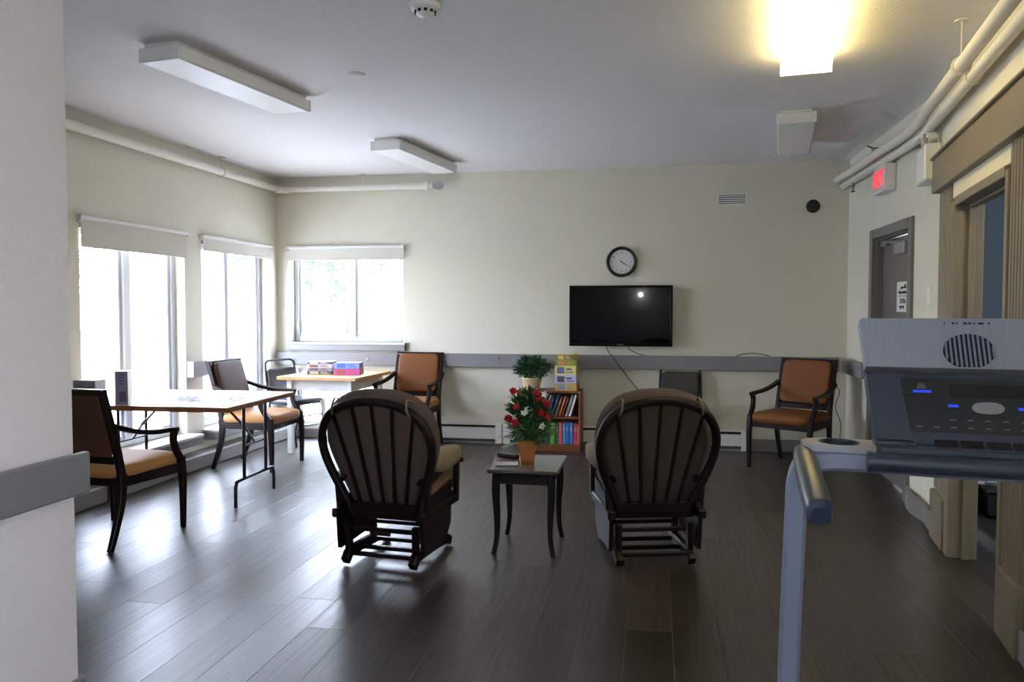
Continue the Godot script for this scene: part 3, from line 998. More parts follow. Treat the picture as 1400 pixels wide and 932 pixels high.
# ------------------------------------------------------------------ right side: doors, trim, signs
func right_side():
	# grey steel door in the far right wall
	var g := struct_node("door_1")
	var b := MB.new()
	var z0 := -7.32; var z1 := -6.16
	for q in [[z0, z0 + 0.085], [z1 - 0.085, z1]]:
		b.box(Vector3(XR + 0.095, 1.04, (q[0] + q[1]) / 2), Vector3(0.235, 2.08, 0.085), 0.004)
	b.box(Vector3(XR + 0.095, 2.04, (z0 + z1) / 2), Vector3(0.235, 0.08, z1 - z0 - 0.17), 0.004)
	part(g, "door_frame", b, M.frame_grey)
	b = MB.new()
	b.box(Vector3(XR + 0.04, 1.0, z0 + 0.092), Vector3(0.05, 1.98, 0.014), 0.002)
	b.box(Vector3(XR + 0.04, 1.993, (z0 + z1) / 2), Vector3(0.05, 0.014, z1 - z0 - 0.2), 0.002)
	part(g, "door_stop", b, M.frame_grey)
	b = MB.new()
	b.box(Vector3(XR + 0.0925, 0.997, (z0 + z1) / 2), Vector3(0.045, 1.975, z1 - z0 - 0.18), 0.003)
	var leaf := part(g, "door_leaf", b, M.door_grey)
	b = MB.new()
	b.box(Vector3(XR + 0.045, 1.885, -6.62), Vector3(0.05, 0.09, 0.26), 0.006)
	part(g, "closer_body", b, M.alu)
	b = MB.new()
	b.bar([Vector3(XR + 0.04, 1.935, -6.7), Vector3(XR - 0.02, 1.955, -6.93), Vector3(XR + 0.03, 1.97, -7.05)], Vector2(0.02, 0.012), Vector3.UP, 0.2, false)
	part(g, "closer_arm", b, M.steel)
	b = MB.new()
	b.box(Vector3(XR + 0.045, 1.955, -7.08), Vector3(0.035, 0.05, 0.16), 0.005)
	part(g, "closer_track", b, M.alu)
	b = MB.new()
	b.box(Vector3(XR + 0.06, 0.95, -7.12), Vector3(0.04, 0.30, 0.06), 0.004)
	b.tube(curve([Vector3(XR + 0.05, 1.05, -7.12), Vector3(XR + 0.01, 1.03, -7.12), Vector3(XR + 0.01, 0.92, -7.12), Vector3(XR + 0.05, 0.90, -7.12)], 5), 0.012, 10)
	part(leaf, "pull_handle", b, M.steel)
	# notice on the door
	var nt := thing("door_notice", "white paper notice with black drawings taped to the grey door", "notice", Vector3(XR + 0.0685, 1.508, -6.66), -90)
	b = MB.new()
	b.box(Vector3(0, 0, 0), Vector3(0.30, 0.235, 0.002))
	part(nt, "sheet", b, M.paper)
	b = MB.new()
	for q in [[0.02, 0.09, 0.10, 0.018], [0.045, 0.105, 0.03, 0.03], [-0.02, 0.085, 0.03, 0.025], [0.0, 0.04, 0.15, 0.02], [-0.05, 0.045, 0.04, 0.03], [0.03, 0.05, 0.05, 0.014], [-0.05, 0.008, 0.02, 0.014], [0.0, 0.008, 0.02, 0.014], [0.05, 0.008, 0.02, 0.014], [-0.035, -0.04, 0.018, 0.05], [-0.005, -0.04, 0.018, 0.05], [0.025, -0.04, 0.018, 0.05], [0.05, -0.045, 0.018, 0.04], [-0.01, -0.095, 0.09, 0.016], [-0.03, -0.11, 0.03, 0.02], [0.02, -0.108, 0.02, 0.024]]:
		b.box(Vector3(q[0] * 1.4, q[1] * 0.8, 0.0012), Vector3(q[2] * 1.4, q[3] * 0.8, 0.0006))
	part(nt, "print", b, M.ink)
	# exit sign
	var ex := thing("exit_sign", "red lit exit sign in a white box above the grey door", "sign", Vector3(XR, 2.44, -6.80), -90)
	b = MB.new()
	b.box(Vector3(0, 0, 0.045), Vector3(0.33, 0.215, 0.088), 0.006)
	part(ex, "housing", b, M.white_plastic)
	b = MB.new()
	b.box(Vector3(0, 0, 0.0895), Vector3(0.30, 0.185, 0.002))
	part(ex, "face_plate", b, mat(c8(214, 196, 196), 0.4))
	var tm := TextMesh.new()
	tm.text = "EXIT"
	tm.font_size = 64
	tm.pixel_size = 0.0026
	tm.depth = 0.002
	var fnt := SystemFont.new()
	fnt.font_names = PackedStringArray(["Droid Sans"])
	fnt.font_weight = 700
	tm.font = fnt
	var to := part(ex, "sign_letters", tm, glow(c8(255, 40, 52), 1.6))
	to.position = Vector3(0, 0, 0.0915)
	to.scale = Vector3(0.86, 1.0, 1)
	# emergency light
	var xf := near_xf()
	var em := thing("emergency_light", "white emergency light box with two lamp heads beside the wooden doorway", "light", xf * Vector3(0.36, 2.335, 0.002), rad_to_deg(atan2(NN.x, NN.z)))
	b = MB.new()
	b.box(Vector3(0, 0, 0.05), Vector3(0.30, 0.23, 0.10), 0.01)
	part(em, "battery_box", b, M.white_plastic)
	for s in [-1.0, 1.0]:
		b = MB.new()
		b.cyl(Vector3(s * 0.08, 0.115, 0.05), Vector3(s * 0.08, 0.15, 0.055), 0.014)
		b.cyl(Vector3(s * 0.08, 0.165, 0.03), Vector3(s * 0.08 + s * 0.01, 0.155, 0.085), 0.032, 0.042, 18)
		var head := part(em, "lamp_head", b, M.white_plastic)
		b = MB.new()
		b.cyl(Vector3(s * 0.0905, 0.1548, 0.085), Vector3(s * 0.091, 0.154, 0.089), 0.036, 0.034, 18)
		part(head, "reflector", b, M.chrome)
	# light switch
	var sw := thing("light_switch", "white light switch plate beside the grey door frame", "switch", xf * Vector3(0.16, 1.50, 0.0), rad_to_deg(atan2(NN.x, NN.z)))
	b = MB.new()
	b.box(Vector3(0, 0, 0.003), Vector3(0.12, 0.12, 0.006), 0.002)
	part(sw, "plate", b, M.white_plastic)
	for s in [-1.0, 1.0]:
		b = MB.new()
		b.box(Vector3(s * 0.024, 0, 0.008), Vector3(0.03, 0.065, 0.008), 0.002, Basis(Vector3.RIGHT, 0.08))
		part(sw, "rocker", b, M.white_plastic)
	# header and pilasters round the doorway
	var tr := struct_node("trim_1")
	tr.transform = xf
	b = MB.new()
	b.box(Vector3(1.98, 2.235, 0.028), Vector3(2.98, 0.205, 0.056), 0.004)
	part(tr, "header_board", b, M.tan)
	b = MB.new()
	b.box(Vector3(1.98, 2.345, 0.036), Vector3(3.0, 0.016, 0.072), 0.004)
	part(tr, "header_cap", b, M.tan)
	b = MB.new()
	b.box(Vector3(1.55, 2.087, 0.010), Vector3(1.18, 0.088, 0.02), 0.002)
	part(tr, "frieze_panel", b, M.tan_panel)
	for q in [[0.58, 0.93], [2.155, 2.46]]:
		pilaster(tr, q[0], q[1])
	# wooden frame of the open doorway
	var d2 := struct_node("door_2")
	d2.transform = xf
	b = MB.new()
	b.box(Vector3(0.9975, 1.01, -0.045), Vector3(0.125, 2.02, 0.15), 0.004)
	b.box(Vector3(2.1225, 1.01, -0.045), Vector3(0.05, 2.02, 0.15), 0.004)
	b.box(Vector3(1.57, 2.0175, -0.045), Vector3(1.04, 0.05, 0.15), 0.004)
	part(d2, "door_frame", b, M.tan)
	b = MB.new()
	b.box(Vector3(1.067, 0.99, -0.06), Vector3(0.014, 1.98, 0.035), 0.002)
	b.box(Vector3(1.57, 1.985, -0.06), Vector3(1.0, 0.014, 0.035), 0.002)
	part(d2, "door_stop", b, M.tan)
	# room beyond the doorway
	b = MB.new()
	b.xf = xf
	b.box(Vector3(1.1, -0.05, -1.31), Vector3(4.7, 0.08, 2.38))
	struct_mesh("floor_side_room", b, M.subfloor)
	b = MB.new()
	b.xf = xf
	b.box(Vector3(1.1, 2.5, -1.31), Vector3(4.7, 0.1, 2.38))
	struct_mesh("ceiling_side_room", b, M.ceiling)
	b = MB.new()
	b.xf = xf
	b.box(Vector3(-1.2, 1.22, -1.36), Vector3(0.1, 2.46, 2.28))
	b.box(Vector3(1.1, 1.22, -2.5), Vector3(4.6, 2.46, 0.1))
	b.box(Vector3(3.4, 1.22, -1.31), Vector3(0.1, 2.46, 2.38))
	struct_mesh("wall_side_room", b, M.blue_wall)
	b = MB.new()
	b.xf = xf
	b.box(Vector3(-0.62, 1.22, -0.30), Vector3(1.1, 2.46, 0.1))
	struct_mesh("wall_side_room_inner", b, M.blue_wall)
	var cab := thing("storage_bin", "low black storage bin on the floor through the doorway", "bin", xf * Vector3(-0.40, 0, -0.62), rad_to_deg(atan2(NN.x, NN.z)))
	b = MB.new()
	b.box(Vector3(0, 0.09, 0), Vector3(0.8, 0.16, 0.42), 0.008)
	part(cab, "tub", b, M.dark_wood)
	b = MB.new()
	b.box(Vector3(0, 0.18, 0), Vector3(0.84, 0.02, 0.46), 0.006)
	part(cab, "lid", b, M.dark_wood)
	for q in [-1.0, 1.0]:
		b = MB.new()
		b.box(Vector3(q * 0.4, 0.011, 0), Vector3(0.05, 0.022, 0.3), 0.004)
		part(cab, "foot", b, M.black_plastic)
	var pp := single("paper_stack", "white papers lying on the black bin through the doorway", "papers", MB.new().box(Vector3(0, 0.012, 0), Vector3(0.3, 0.024, 0.22)).box(Vector3(0.03, 0.03, 0.01), Vector3(0.28, 0.012, 0.21), 0.0, Basis(Vector3.UP, 0.2)), M.paper, xf * Vector3(-0.27, 0, -0.55), -20)
	pp.position.y = 0.1905
	# unseen lamp, added to brighten the side room
	var sl := thing("side_room_fill", "unseen round lamp added to brighten the room beyond the doorway", "lamp", xf * Vector3(1.9, 2.45, -1.5))
	b = MB.new()
	b.lathe([Vector2(0.0001, -0.07), Vector2(0.08, -0.06), Vector2(0.13, -0.03), Vector2(0.14, 0.0)], 24)
	part(sl, "fill_lamp_shade", b, glow(c8(220, 230, 255), 0.8))
	var ol := OmniLight3D.new()
	ol.name = "side_fill_light"
	ol.light_color = Color(0.95, 0.97, 1.0)
	ol.light_energy = 2.6
	ol.light_size = 0.1
	ol.omni_range = 8.0
	ol.omni_attenuation = 2.0
	ol.shadow_enabled = true
	ol.position = Vector3(0, -0.12, 0)
	sl.add_child(ol)

func pilaster(tr: Node3D, u0: float, u1: float):
	var um := (u0 + u1) / 2
	var w := u1 - u0
	var b := MB.new()
	b.box(Vector3(um, 1.215, 0.010), Vector3(w - 0.03, 1.835, 0.02), 0.002)
	var sh := part(tr, "pilaster_shaft", b, M.tan)
	var n := 6
	for k in n:
		b = MB.new()
		var x := u0 + 0.015 + (w - 0.03) * (k + 0.5) / n
		b.box(Vector3(x, 1.215, 0.022), Vector3((w - 0.03) / n * 0.7, 1.80, 0.010), 0.004)
		part(sh, "reed", b, M.tan)
	b = MB.new()
	b.box(Vector3(um, 0.15, 0.022), Vector3(w, 0.30, 0.044), 0.006)
	part(tr, "plinth", b, M.baseboard if false else M.tan)

# ------------------------------------------------------------------ ceiling lights
func ceiling_lights():
	var spots := [
		[Vector3(-2.54, HH, -4.51), 8.6, false, "unlit white ceiling light strip nearest the white end wall"],
		[Vector3(-2.165, HH, -7.02), 8.2, false, "unlit white ceiling light strip near the back window"],
		[Vector3(0.72, HH, -4.17), 8.2, true, "lit warm white ceiling light strip above the treadmill"],
		[Vector3(1.046, HH, -6.63), 8.2, false, "unlit grey looking ceiling light strip beside the exit sign"]]
	for s in spots:
		var t := thing("ceiling_light", s[3], "light", s[0], -s[1], "strip lights on the ceiling")
		var lit: bool = s[2]
		var b := MB.new()
		b.box(Vector3(0, -0.014, 0), Vector3(0.22, 0.028, 1.20), 0.003)
		part(t, "mounting_tray", b, M.white_metal)
		var gm: Material = M.lens
		if lit:
			gm = glow(Color(1.0, 0.90, 0.62), 11.5)
		b = MB.new()
		var sec := PackedVector2Array([Vector2(-0.135, -0.03), Vector2(-0.131, -0.088), Vector2(-0.122, -0.1), Vector2(0.122, -0.1), Vector2(0.131, -0.088), Vector2(0.135, -0.03)])
		b.slab(sec, 1.20, Transform3D(Basis(), Vector3(0, 0, -0.60)))
		part(t, "diffuser", b, gm)
		for e in [-1.0, 1.0]:
			b = MB.new()
			b.box(Vector3(0, -0.063, e * 0.609), Vector3(0.274, 0.078, 0.016), 0.004)
			part(t, "end_cap", b, M.white_plastic if not lit else gm)
		if lit:
			var al := AreaLight3D.new()
			al.name = "strip_light"
			al.area_size = Vector2(0.24, 1.16)
			al.light_color = Color(1.0, 0.84, 0.55)
			al.light_energy = 0.03
			al.area_range = 14.0
			al.area_attenuation = 2.0
			al.shadow_enabled = true
			al.position = Vector3(0, -0.108, 0)
			al.rotation_degrees = Vector3(-90, 0, 0)
			t.add_child(al)
	# smoke detector
	var d := thing("smoke_detector", "round white smoke detector on the ceiling", "detector", Vector3(-1.085, HH, -3.66))
	var b2 := MB.new()
	b2.lathe([Vector2(0.0001, -0.055), Vector2(0.03, -0.055), Vector2(0.042, -0.048), Vector2(0.05, -0.03), Vector2(0.066, -0.026), Vector2(0.072, -0.012), Vector2(0.072, 0.0)].map(func(q): return q), 28)
	part(d, "housing", b2, M.white_plastic)
	b2 = MB.new()
	for k in 10:
		var a := TAU * k / 10.0
		b2.box(Vector3(cos(a) * 0.048, -0.038, sin(a) * 0.048), Vector3(0.006, 0.012, 0.014), 0.0, Basis(Vector3.UP, -a))
	part(d, "vent_slots", b2, M.black_slot)
	b2 = MB.new()
	b2.lathe([Vector2(0.0001, -0.008), Vector2(0.05, -0.006), Vector2(0.056, 0.0)], 24)
	single("ceiling_cover_plate", "faint round white cover plate on the ceiling between two light strips", "plate", b2, M.ceiling, Vector3(-1.815, HH, -4.652))

# ------------------------------------------------------------------ chairs and tables
func armchair(label: String, at: Vector3, yaw: float, seat_m: Material, back_m: Material, rear_m: Material) -> Node3D:
	var t := thing("armchair", label, "armchair", at, yaw, "wooden framed armchairs")
	var X := Vector3.RIGHT
	for s in [-1.0, 1.0]:
		var b := MB.new()
		b.bar(curve([Vector3(s * 0.245, 0.44, -0.225), Vector3(s * 0.245, 0.25, -0.24), Vector3(s * 0.243, 0.0, -0.325)], 5), [Vector2(0.036, 0.06), Vector2(0.036, 0.058), Vector2(0.036, 0.056), Vector2(0.035, 0.052), Vector2(0.034, 0.05), Vector2(0.033, 0.047), Vector2(0.032, 0.044), Vector2(0.031, 0.041), Vector2(0.03, 0.038), Vector2(0.029, 0.036), Vector2(0.028, 0.034)], X)
		part(t, "rear_leg", b, M.espresso)
		b = MB.new()
		b.bar(curve([Vector3(s * 0.275, 0.46, 0.245), Vector3(s * 0.277, 0.3, 0.262), Vector3(s * 0.275, 0.0, 0.262)], 5), [Vector2(0.042, 0.052), Vector2(0.042, 0.052), Vector2(0.041, 0.05), Vector2(0.04, 0.048), Vector2(0.039, 0.046), Vector2(0.037, 0.044), Vector2(0.035, 0.041), Vector2(0.033, 0.038), Vector2(0.031, 0.035), Vector2(0.029, 0.032), Vector2(0.028, 0.03)], X)
		var fl := part(t, "front_leg", b, M.espresso)
		b = MB.new()
		b.cyl(Vector3(s * 0.275, 0.004, 0.262), Vector3(s * 0.275, -0.0, 0.262), 0.011)
		part(fl, "glide", b, M.chrome)
		b = MB.new()
		b.bar(curve([Vector3(s * 0.262, 0.735, -0.30), Vector3(s * 0.278, 0.69, -0.17), Vector3(s * 0.29, 0.662, -0.02), Vector3(s * 0.292, 0.655, 0.12), Vector3(s * 0.29, 0.648, 0.195)], 4), Vector2(0.044, 0.03), X, 0.35)
		var arm := part(t, "arm", b, M.espresso)
		b = MB.new()
		b.bar(curve([Vector3(s * 0.289, 0.645, 0.18), Vector3(s * 0.286, 0.59, 0.168), Vector3(s * 0.281, 0.52, 0.195), Vector3(s * 0.276, 0.445, 0.25)], 4), Vector2(0.036, 0.04), X, 0.3)
		part(arm, "arm_support", b, M.espresso)
		b = MB.new()
		b.bar(curve([Vector3(s * 0.245, 0.42, -0.225), Vector3(s * 0.243, 0.6, -0.262), Vector3(s * 0.24, 0.945, -0.361)], 5), Vector2(0.036, 0.046), X, 0.3)
		part(t, "back_post", b, M.espresso)
		b = MB.new()
		b.box(Vector3(s * 0.262, 0.395, 0.012), Vector3(0.028, 0.062, 0.47), 0.004, Basis(Vector3.UP, s * 0.055))
		part(t, "seat_rail", b, M.espresso)
	var b := MB.new()
	b.bar([Vector3(-0.255, 0.934, -0.358), Vector3(0.255, 0.934, -0.358)], Vector2(0.04, 0.044), Vector3.UP, 0.3)
	part(t, "top_rail", b, M.espresso)
	b = MB.new()
	b.bar([Vector3(-0.225, 0.525, -0.247), Vector3(0.225, 0.525, -0.247)], Vector2(0.05, 0.036), Vector3.UP, 0.3)
	part(t, "lower_back_rail", b, M.espresso)
	for z in [-0.225, 0.246]:
		b = MB.new()
		b.box(Vector3(0, 0.395, z), Vector3(0.47 if z < 0 else 0.52, 0.062, 0.028), 0.004)
		part(t, "seat_rail", b, M.espresso)
	var tilt := Basis(Vector3.RIGHT, -0.262)
	b = MB.new()
	b.pillow(Vector3(0, 0.742, -0.287), Vector3(0.448, 0.40, 0.075), 0.32, 0.22, tilt, 32, 14)
	part(t, "backrest", b, back_m)
	b = MB.new()
	b.box(Vector3(0, 0.735, -0.326), Vector3(0.448, 0.385, 0.012), 0.004, tilt)
	part(t, "rear_panel", b, rear_m)
	b = MB.new()
	b.pillow(Vector3(0, 0.448, 0.015), Vector3(0.545, 0.115, 0.54), 0.28, 0.5, Basis(), 32, 12)
	part(t, "seat", b, seat_m)
	return t

func stack_chair(label: String, at: Vector3, yaw: float):
	var t := thing("stacking_chair", label, "chair", at, yaw, "black tubular stacking chairs")
	for s in [-1.0, 1.0]:
		var b := MB.new()
		b.tube(curve([Vector3(s * 0.20, 0.0, 0.24), Vector3(s * 0.20, 0.20, 0.205), Vector3(s * 0.20, 0.425, 0.17)], 4), 0.011, 10)
		part(t, "front_leg", b, M.steel_black)
		b = MB.new()
		b.tube(curve([Vector3(s * 0.20, 0.0, -0.27), Vector3(s * 0.20, 0.22, -0.20), Vector3(s * 0.20, 0.44, -0.17)], 4), 0.011, 10)
		part(t, "rear_leg", b, M.steel_black)
	for y in [0.2, 0.3]:
		for z in [-1, 1]:
			var b := MB.new()
			var zz: float = 0.205 - (y - 0.2) * 0.17 if z > 0 else -0.207 + (y - 0.2) * 0.16
			b.tube([Vector3(-0.2, y, zz), Vector3(0.2, y, zz)], 0.007, 8)
			part(t, "cross_bar", b, M.steel_black)
	var b := MB.new()
	var p := curve([Vector3(-0.2, 0.43, -0.175), Vector3(-0.2, 0.62, -0.215), Vector3(-0.19, 0.815, -0.252), Vector3(-0.165, 0.853, -0.259), Vector3(-0.12, 0.865, -0.262), Vector3(0.12, 0.865, -0.262), Vector3(0.165, 0.853, -0.259), Vector3(0.19, 0.815, -0.252), Vector3(0.2, 0.62, -0.215), Vector3(0.2, 0.43, -0.175)], 4)
	b.tube(p, 0.0115, 10)
	part(t, "back_frame", b, M.steel_black)
	b = MB.new()
	b.pillow(Vector3(0, 0.66, -0.214), Vector3(0.375, 0.25, 0.05), 0.3, 0.25, Basis(Vector3.RIGHT, -0.19), 28, 12)
	part(t, "backrest", b, M.black_vinyl)
	b = MB.new()
	b.pillow(Vector3(0, 0.452, 0.0), Vector3(0.42, 0.06, 0.42), 0.35, 0.45, Basis(), 28, 10)
	part(t, "seat", b, M.black_vinyl)
	b = MB.new()
	b.box(Vector3(0, 0.422, 0), Vector3(0.40, 0.014, 0.36), 0.004)
	part(t, "seat_pan", b, M.steel_black)

func furniture():
	armchair("dark armchair with tan seat drawn up at the folding table, its back turned", Vector3(-3.33, 0, -4.43), 174, M.vinyl_tan, M.vinyl, M.vinyl_dark)
	armchair("tan armchair between the folding table and the tall windows", Vector3(-3.53, 0, -6.64), 88, M.vinyl_tan, M.vinyl_dark, M.vinyl_dark)
	armchair("brown armchair against the back wall beside the oak topped table", Vector3(-2.50, 0, -7.78), -3, M.vinyl_tan, M.vinyl, M.vinyl_dark)
	armchair("brown armchair alone in the back right corner", Vector3(1.18, 0, -7.43), -33, M.vinyl, M.vinyl, M.vinyl_dark)
	stack_chair("black stacking chair in the corner behind the oak topped table", Vector3(-3.76, 0, -7.84), 66)
	stack_chair("black stacking chair against the wall under the television", Vector3(0.22, 0, -7.90), 0)
	folding_table()
	oak_table()

func folding_table():
	var t := thing("folding_table", "wood topped folding table with grey steel legs by the windows", "table", Vector3(-3.46, 0, -5.47), 1.5)
	var w := 1.14; var d := 1.08
	var b := MB.new()
	b.box(Vector3(0, 0.738, 0), Vector3(w - 0.01, 0.012, d - 0.01), 0.003)
	part(t, "tabletop", b, M.table_top)
	b = MB.new()
	for s in [-1.0, 1.0]:
		b.box(Vector3(0, 0.725, s * (d / 2 - 0.005)), Vector3(w, 0.034, 0.012), 0.003)
		b.box(Vector3(s * (w / 2 - 0.005), 0.725, 0), Vector3(0.012, 0.034, d - 0.02), 0.003)
	part(t, "edge_band", b, M.table_edge)
	b = MB.new()
	b.box(Vector3(0, 0.722, 0), Vector3(w - 0.03, 0.018, d - 0.03))
	part(t, "underside", b, M.table_edge)
	for s in [-1.0, 1.0]:
		var x: float = s * 0.50
		b = MB.new()
		b.tube(curve([Vector3(x, 0.0, -0.30), Vector3(x, 0.12, -0.30), Vector3(x, 0.165, -0.285), Vector3(x, 0.18, -0.24), Vector3(x, 0.18, 0.24), Vector3(x, 0.165, 0.285), Vector3(x, 0.12, 0.30), Vector3(x, 0.0, 0.30)], 4), 0.0125, 10)
		part(t, "foot_frame", b, M.steel_black)
		for q in [-0.17, 0.17]:
			b = MB.new()
			b.tube([Vector3(x, 0.18, q), Vector3(x, 0.715, q)], 0.0125, 10)
			part(t, "leg", b, M.steel_black)
		b = MB.new()
		b.tube([Vector3(x, 0.42, -0.17), Vector3(x, 0.42, 0.17)], 0.008, 8)
		part(t, "cross_bar", b, M.steel_black)
		b = MB.new()
		b.tube([Vector3(x, 0.42, 0.0), Vector3(x - s * 0.08, 0.53, 0.0), Vector3(x - s * 0.26, 0.708, 0.0)], 0.010, 8)
		part(t, "folding_brace", b, M.steel_grey)
		b = MB.new()
		b.box(Vector3(x - s * 0.1, 0.55, 0.0), Vector3(0.06, 0.02, 0.03), 0.003, Basis(Vector3.BACK, -s * 0.78))
		part(t, "brace_lock", b, M.steel_grey)
	# half finished jigsaw puzzle
	b = MB.new()
	b.use_col = true
	for i in 26:
		for j in 18:
			var edge := (absf(i - 12.5) / 13.0) + (absf(j - 8.5) / 9.0)
			if rng.randf() < edge * 0.42: continue
			var g := rng.randf_range(0.10, 0.42)
			b.col = Color(g * rng.randf_range(0.85, 1.1), g, g * rng.randf_range(0.9, 1.15))
			b.box(Vector3((i - 12.5) * 0.0205, 0.0012, (j - 8.5) * 0.0205), Vector3(0.0195, 0.0024, 0.0195), 0.0, Basis(Vector3.UP, rng.randf_range(-0.1, 0.1) * (3.0 if edge > 1.1 else 0.2)))
	var pm := mat(Color.WHITE, 0.5)
	pm.vertex_color_use_as_albedo = true
	var pz := single("jigsaw_puzzle", "half finished pale jigsaw puzzle spread on the folding table", "puzzle", b, pm, Vector3(-3.30, 0.744, -5.42), 4)
	pz.set_meta("kind", "stuff")
	game_box("upright_box", "upright purple and white box standing on the folding table", Vector3(-3.71, 0.744, -5.02), 25, Vector3(0.085, 0.235, 0.12), [c8(116, 112, 140), c8(226, 226, 228), c8(70, 66, 96)])
	game_box("flat_box", "plain grey box on the folding table behind the dark armchair", Vector3(-3.985, 0.744, -5.03), 4, Vector3(0.17, 0.166, 0.12), [c8(128, 126, 136), c8(140, 138, 146), c8(110, 108, 120)])

# printed cardboard box: body with printed panels on the front
func game_box(nm: String, label: String, at: Vector3, yaw: float, s: Vector3, cols: Array, group := ""):
	var t := thing(nm, label, "box", at, yaw, group)
	var b := MB.new()
	b.box(Vector3(0, s.y / 2, 0), s, 0.0015)
	part(t, "carton", b, mat(cols[1], 0.5))
	b = MB.new()
	b.box(Vector3(0, s.y / 2, s.z / 2 + 0.0006), Vector3(s.x - 0.004, s.y - 0.004, 0.0012))
	var pr := part(t, "front_print", b, mat(cols[0], 0.45))
	b = MB.new()
	if s.y > s.x:
		for k in 4:
			b.box(Vector3(0, s.y * (0.9 - k * 0.09), s.z / 2 + 0.0014), Vector3(s.x * (0.6 - 0.08 * k), s.y * 0.03, 0.0006))
		b.box(Vector3(s.x * 0.1, s.y * 0.25, s.z / 2 + 0.0014), Vector3(s.x * 0.5, s.y * 0.3, 0.0006))
	else:
		b.box(Vector3(-s.x * 0.22, s.y * 0.5, s.z / 2 + 0.0014), Vector3(s.x * 0.34, s.y * 0.7, 0.0006))
		b.box(Vector3(s.x * 0.16, s.y * 0.62, s.z / 2 + 0.0014), Vector3(s.x * 0.26, s.y * 0.22, 0.0006))
		b.box(Vector3(s.x * 0.2, s.y * 0.3, s.z / 2 + 0.0014), Vector3(s.x * 0.34, s.y * 0.12, 0.0006))
	part(pr, "picture", b, mat(cols[2], 0.45))
	return t

func oak_table():
	var t := thing("games_table", "white framed table with an oak top in the window corner", "table", Vector3(-3.2, 0, -7.59), -3)
	var w := 0.82; var d := 0.9
	var b := MB.new()
	b.box(Vector3(0, 0.742, 0), Vector3(w, 0.032, d), 0.003)
	part(t, "tabletop", b, M.oak)
	for s in [-1.0, 1.0]:
		b = MB.new()
		b.box(Vector3(0, 0.67, s * (d / 2 - 0.10)), Vector3(w - 0.24, 0.105, 0.02), 0.002)
		part(t, "apron", b, M.white_metal)
		b = MB.new()
		b.box(Vector3(s * (w / 2 - 0.10), 0.67, 0), Vector3(0.02, 0.105, d - 0.24), 0.002)
		part(t, "apron", b, M.white_metal)
		for q in [-1.0, 1.0]:
			b = MB.new()
			b.box(Vector3(s * (w / 2 - 0.095), 0.363, q * (d / 2 - 0.095)), Vector3(0.05, 0.726, 0.05), 0.003)
			part(t, "leg", b, M.white_metal)
	var g := "puzzle and game boxes on the oak topped table"
	var y := 0.758
	var px := Vector3(-3.33, y, -7.55)
	var specs := [
		["dark striped game box at the bottom of the left pile", Vector3(0.26, 0.036, 0.18), [c8(84, 84, 74), c8(120, 118, 110), c8(190, 188, 170)]],
		["grey lilac game box second in the left pile", Vector3(0.25, 0.03, 0.18), [c8(150, 140, 156), c8(180, 170, 184), c8(90, 84, 100)]],
		["white lilac game box third in the left pile", Vector3(0.26, 0.034, 0.18), [c8(204, 198, 208), c8(220, 216, 222), c8(120, 84, 50)]],
		["thin dark violet game box topping the left pile", Vector3(0.25, 0.026, 0.18), [c8(92, 84, 108), c8(120, 112, 132), c8(220, 218, 224)]]]
	for s in specs:
		game_box("game_box", s[0], px, 6, s[1], s[2], g)
		px.y += s[1].y + 0.0005
	px = Vector3(-3.04, y, -7.53)
	game_box("game_box", "pink and brown picture box under the blue box", px, 10, Vector3(0.26, 0.062, 0.2), [c8(214, 84, 176), c8(110, 84, 70), c8(168, 102, 84)], g)
	px.y += 0.0625
	game_box("game_box", "pale blue puzzle box on top of the pink one", px, 10, Vector3(0.25, 0.058, 0.19), [c8(136, 168, 232), c8(92, 92, 130), c8(84, 120, 214)], g)

